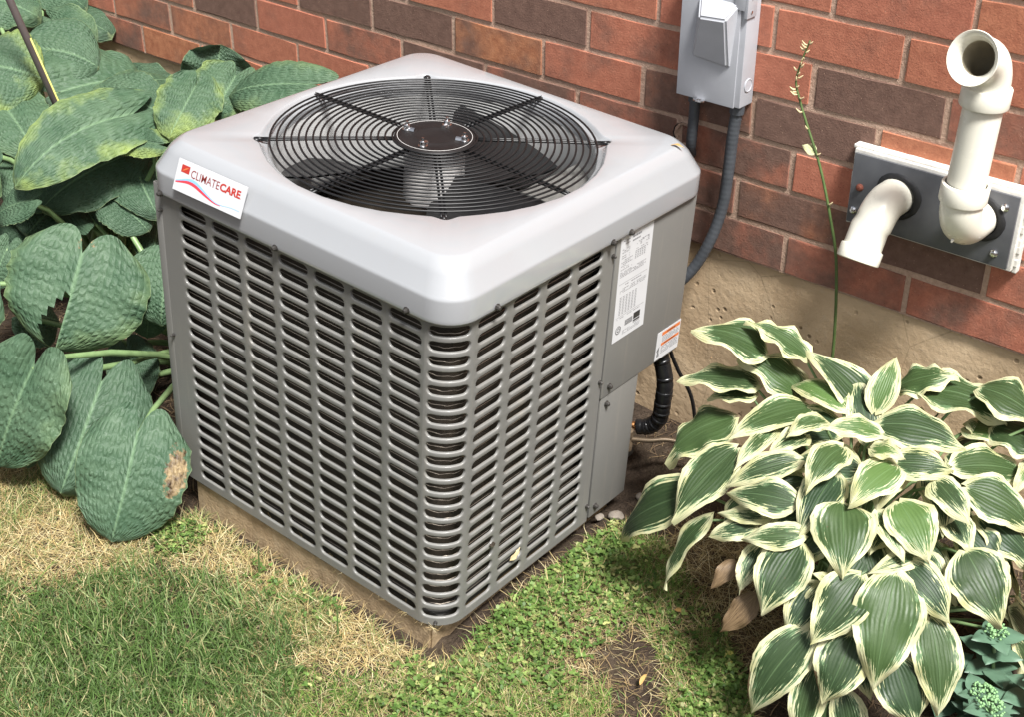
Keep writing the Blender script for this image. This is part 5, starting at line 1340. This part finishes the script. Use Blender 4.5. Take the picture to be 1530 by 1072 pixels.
# clover: three-leaflet weeds
def clover(name, xy, label, hmin=.004, hmax=.022, smin=.0020, smax=.0050):
    n = len(xy); k_ = 6; V = []; C_ = []
    h = RNG.uniform(hmin, hmax, n); s_ = RNG.uniform(smin, smax, n); base = np.stack([xy[:, 0], xy[:, 1], ground_z(xy[:, 0], xy[:, 1]) + h], 1)
    a0 = RNG.uniform(0, 2 * PI, n); col = mixcol(n, [(.085, .155, .035), (.13, .21, .05), (.20, .28, .08), (.33, .34, .13)], [.34, .36, .2, .1])
    Vs = []; Cs = []
    for m_ in range(3):
        a = a0 + m_ * 2 * PI / 3 + RNG.normal(0, .15, n); tl = RNG.normal(.05, .35, n)
        d = np.stack([np.cos(a) * np.cos(tl), np.sin(a) * np.cos(tl), np.sin(tl)], 1); sd_ = np.stack([-np.sin(a), np.cos(a), RNG.normal(0, .3, n)], 1)
        ctr = base + d * s_[:, None] * 0.95
        cc = col * (1 + RNG.normal(0, .1, (n, 1)))
        for j in range(k_):
            t_ = 2 * PI * j / k_
            Vs.append(ctr + d * (math.cos(t_) * s_)[:, None] + sd_ * (math.sin(t_) * s_ * 0.8)[:, None]); Cs.append(np.concatenate([cc, np.ones((n, 1))], 1))
    V = np.stack(Vs, 1).reshape(n * 3 * k_, 3); C_ = np.stack(Cs, 1).reshape(n * 3 * k_, 4)
    o = np_mesh(name, V, np.arange(len(V)), np.full(n * 3, k_), M['weed'], np.clip(C_, 0.003, 1)); return tag(o, label, 'weeds', kind='stuff')
n = 4200
xy = scatter(n, (-0.3, 0.72, -0.55, 0.6), lambda x, y: inC(x, y) & ~inB(x, y) & (fbm(x, y, 13, 13) > RNG.uniform(-.45, 0.75, x.shape)))
clover('clover_weeds', xy, 'bright green low clover weeds on the soil right of the unit')
ms = scatter(420, (-0.75, -0.55, -0.2, -0.02), lambda x, y: np.hypot(x + .655, y + .118) < .055 + .02 * fbm(x, y, 40, 14))
clover('moss_patch', ms, 'light green moss cushion beside the left end of the concrete pad', .003, .022, .0016, .0034)
xy = scatter(140, (-0.5, 0.1, -0.35, 0.0), lambda x, y: in_poly(x, y, ZN['strip']) & (fbm(x, y, 20, 15) > .0) & pad_keep(x, y))
clover('strip_weeds', xy, 'few small green weeds growing in the straw along the pad')
# dry clippings caught along the lower edge of the unit
n = 420
xy = np.stack([RNG.uniform(-0.70, -0.05, n), np.full(n, 0.0) - RNG.uniform(0.0, 0.006, n)], 1)
c = mixcol(n, [(.42, .33, .16), (.30, .21, .10), (.52, .44, .26)])
zoff = np.array([(UO + RU @ (Vector((x_ / P_, 0.1, -7.30)) * P_)).z for x_ in xy[:, 0]]) - ground_z(xy[:, 0], xy[:, 1]) + 0.003
strands('dry_clippings', xy, RNG.uniform(.008, .03, n), RNG.uniform(.0006, .0012, n), np.abs(RNG.normal(1.3, .3, n)), RNG.uniform(-.5, .8, n), c, M['thatch'], 3, 'dry grass clippings caught on the ledge of the concrete pad', 'dry grass', lift=zoff)
# single tall blades beside the pad
def tall_blade(p, ln, lean, az, label):
    O = Vector(p); t_ = thing('grass_blade', label, 'grass blade', O); mb = MB(); w = 0.0022; v = []
    for i in range(6):
        f_ = i / 5; x = math.cos(az) * lean * ln * f_ ** 1.6; y = math.sin(az) * lean * ln * f_ ** 1.6; z = ln * f_ * (1 - .15 * lean * f_)
        ww = w * (1 - f_ ** 2 * .85); v += [(x - ww * .75, y - ww * .65, z), (x + .0002, y + .0004, z + .0004), (x + ww * .75, y + ww * .65, z)]
    f = []
    for i in range(5):
        for j in range(2): f.append((3 * i + j, 3 * i + j + 1, 3 * i + 4 + j, 3 * i + 3 + j))
    mb.add(v, f); mb.build('blade', M['stalk'], t_, smooth=True)
tall_blade((-0.455, -0.088, -0.002), 0.072, 0.08, 0.3, 'single tall grass blade standing at the middle of the pad edge')
tall_blade((-0.196, -0.118, -0.002), 0.085, 0.06, 2.0, 'single tall grass blade in the straw near the front pad corner')
# a few stones, dead leaves
rk = random.Random(31)
def stone(p, r, label):
    t_ = bmesh.new(); bmesh.ops.create_icosphere(t_, subdivisions=2, radius=r)
    for q in t_.verts: q.co = Vector((q.co.x * 1.2, q.co.y, q.co.z * .7)) * (1 + rk.uniform(-.12, .12))
    me = bpy.data.meshes.new('stone'); t_.to_mesh(me); t_.free(); me.materials.append(M['stone'])
    o = link_mesh('stone', me); o.location = (p[0], p[1], r * .35); o.rotation_euler.z = rk.uniform(0, 6); shade_auto(me, 50); return tag(o, label, 'stone', 'stones by the unit corner')
stone((-0.030, 0.512), .014, 'larger brown stone on the soil beside the lower panel of the unit')
stone((-0.055, 0.488), .009, 'small brown stone touching the soil edge under the unit corner')
stone((0.000, 0.545), .0085, 'small stone behind the larger brown stone beside the unit')
stone((-0.030, 0.600), .011, 'round stone below the pipes near the concrete foundation')
def bit(name, label, p, L_, w, az, N, mat, cat='dead leaf', arch=.12):
    O = Vector(p); d = Vector((math.cos(az), math.sin(az), 0)); N = Vector(N).normalized(); d = (d - N * d.dot(N)).normalized()
    V, F, mi, *_ = leaf_mesh(O, O + d * L_, N, w, 'v', rk, O, nt=7, nu=6, arch=arch, fold=.3, curl=.1, wave=.1)
    o = mesh(name, V, F, mat, None, True); o.location = O; return tag(o, label, cat)
Nc = RU @ Vector((0, 0, 1)); pc = UO + RU @ (Vector((-0.463, 7.63, 1.39)) * P_)
bit('fallen_leaf', 'small tan dry leaf lying on the rear corner of the unit cap', pc, .026, .008, 0.3, Nc, M['dead_leaf'])
bit('fallen_leaf', 'yellow leaf lying on the grass left of the variegated hosta', (0.372, 0.318, .012), .045, .018, -1.0, (0, -.2, 1), M['yellow_leaf'])
pg = UO + RU @ (Vector((0.03, 2.20, -6.55)) * P_)
bit('fallen_leaf', 'pale dry leaf caught low on the right louvers', pg, .035, .013, 2.5, RU @ Vector((1, 0, .3)), M['straw_bits'])
pg = UO + RU @ (Vector((0.03, 1.45, -5.65)) * P_)
bit('fallen_leaf', 'dark dead leaf caught in the louvers near the front corner', pg, .016, .010, 0.5, RU @ Vector((1, 0, .3)), M['coil'])
bit('fallen_leaf', 'curled tan dead leaf on the bare soil in front of the hosta', (0.30, 0.145, .01), .03, .008, 1.8, (0, 0, 1), M['dead_leaf'])
bit('fallen_leaf', 'orange brown dead leaf on the clover below the hosta tip', (0.235, 0.345, .014), .026, .012, 0.2, (0, 0, 1), M['dead_leaf'])
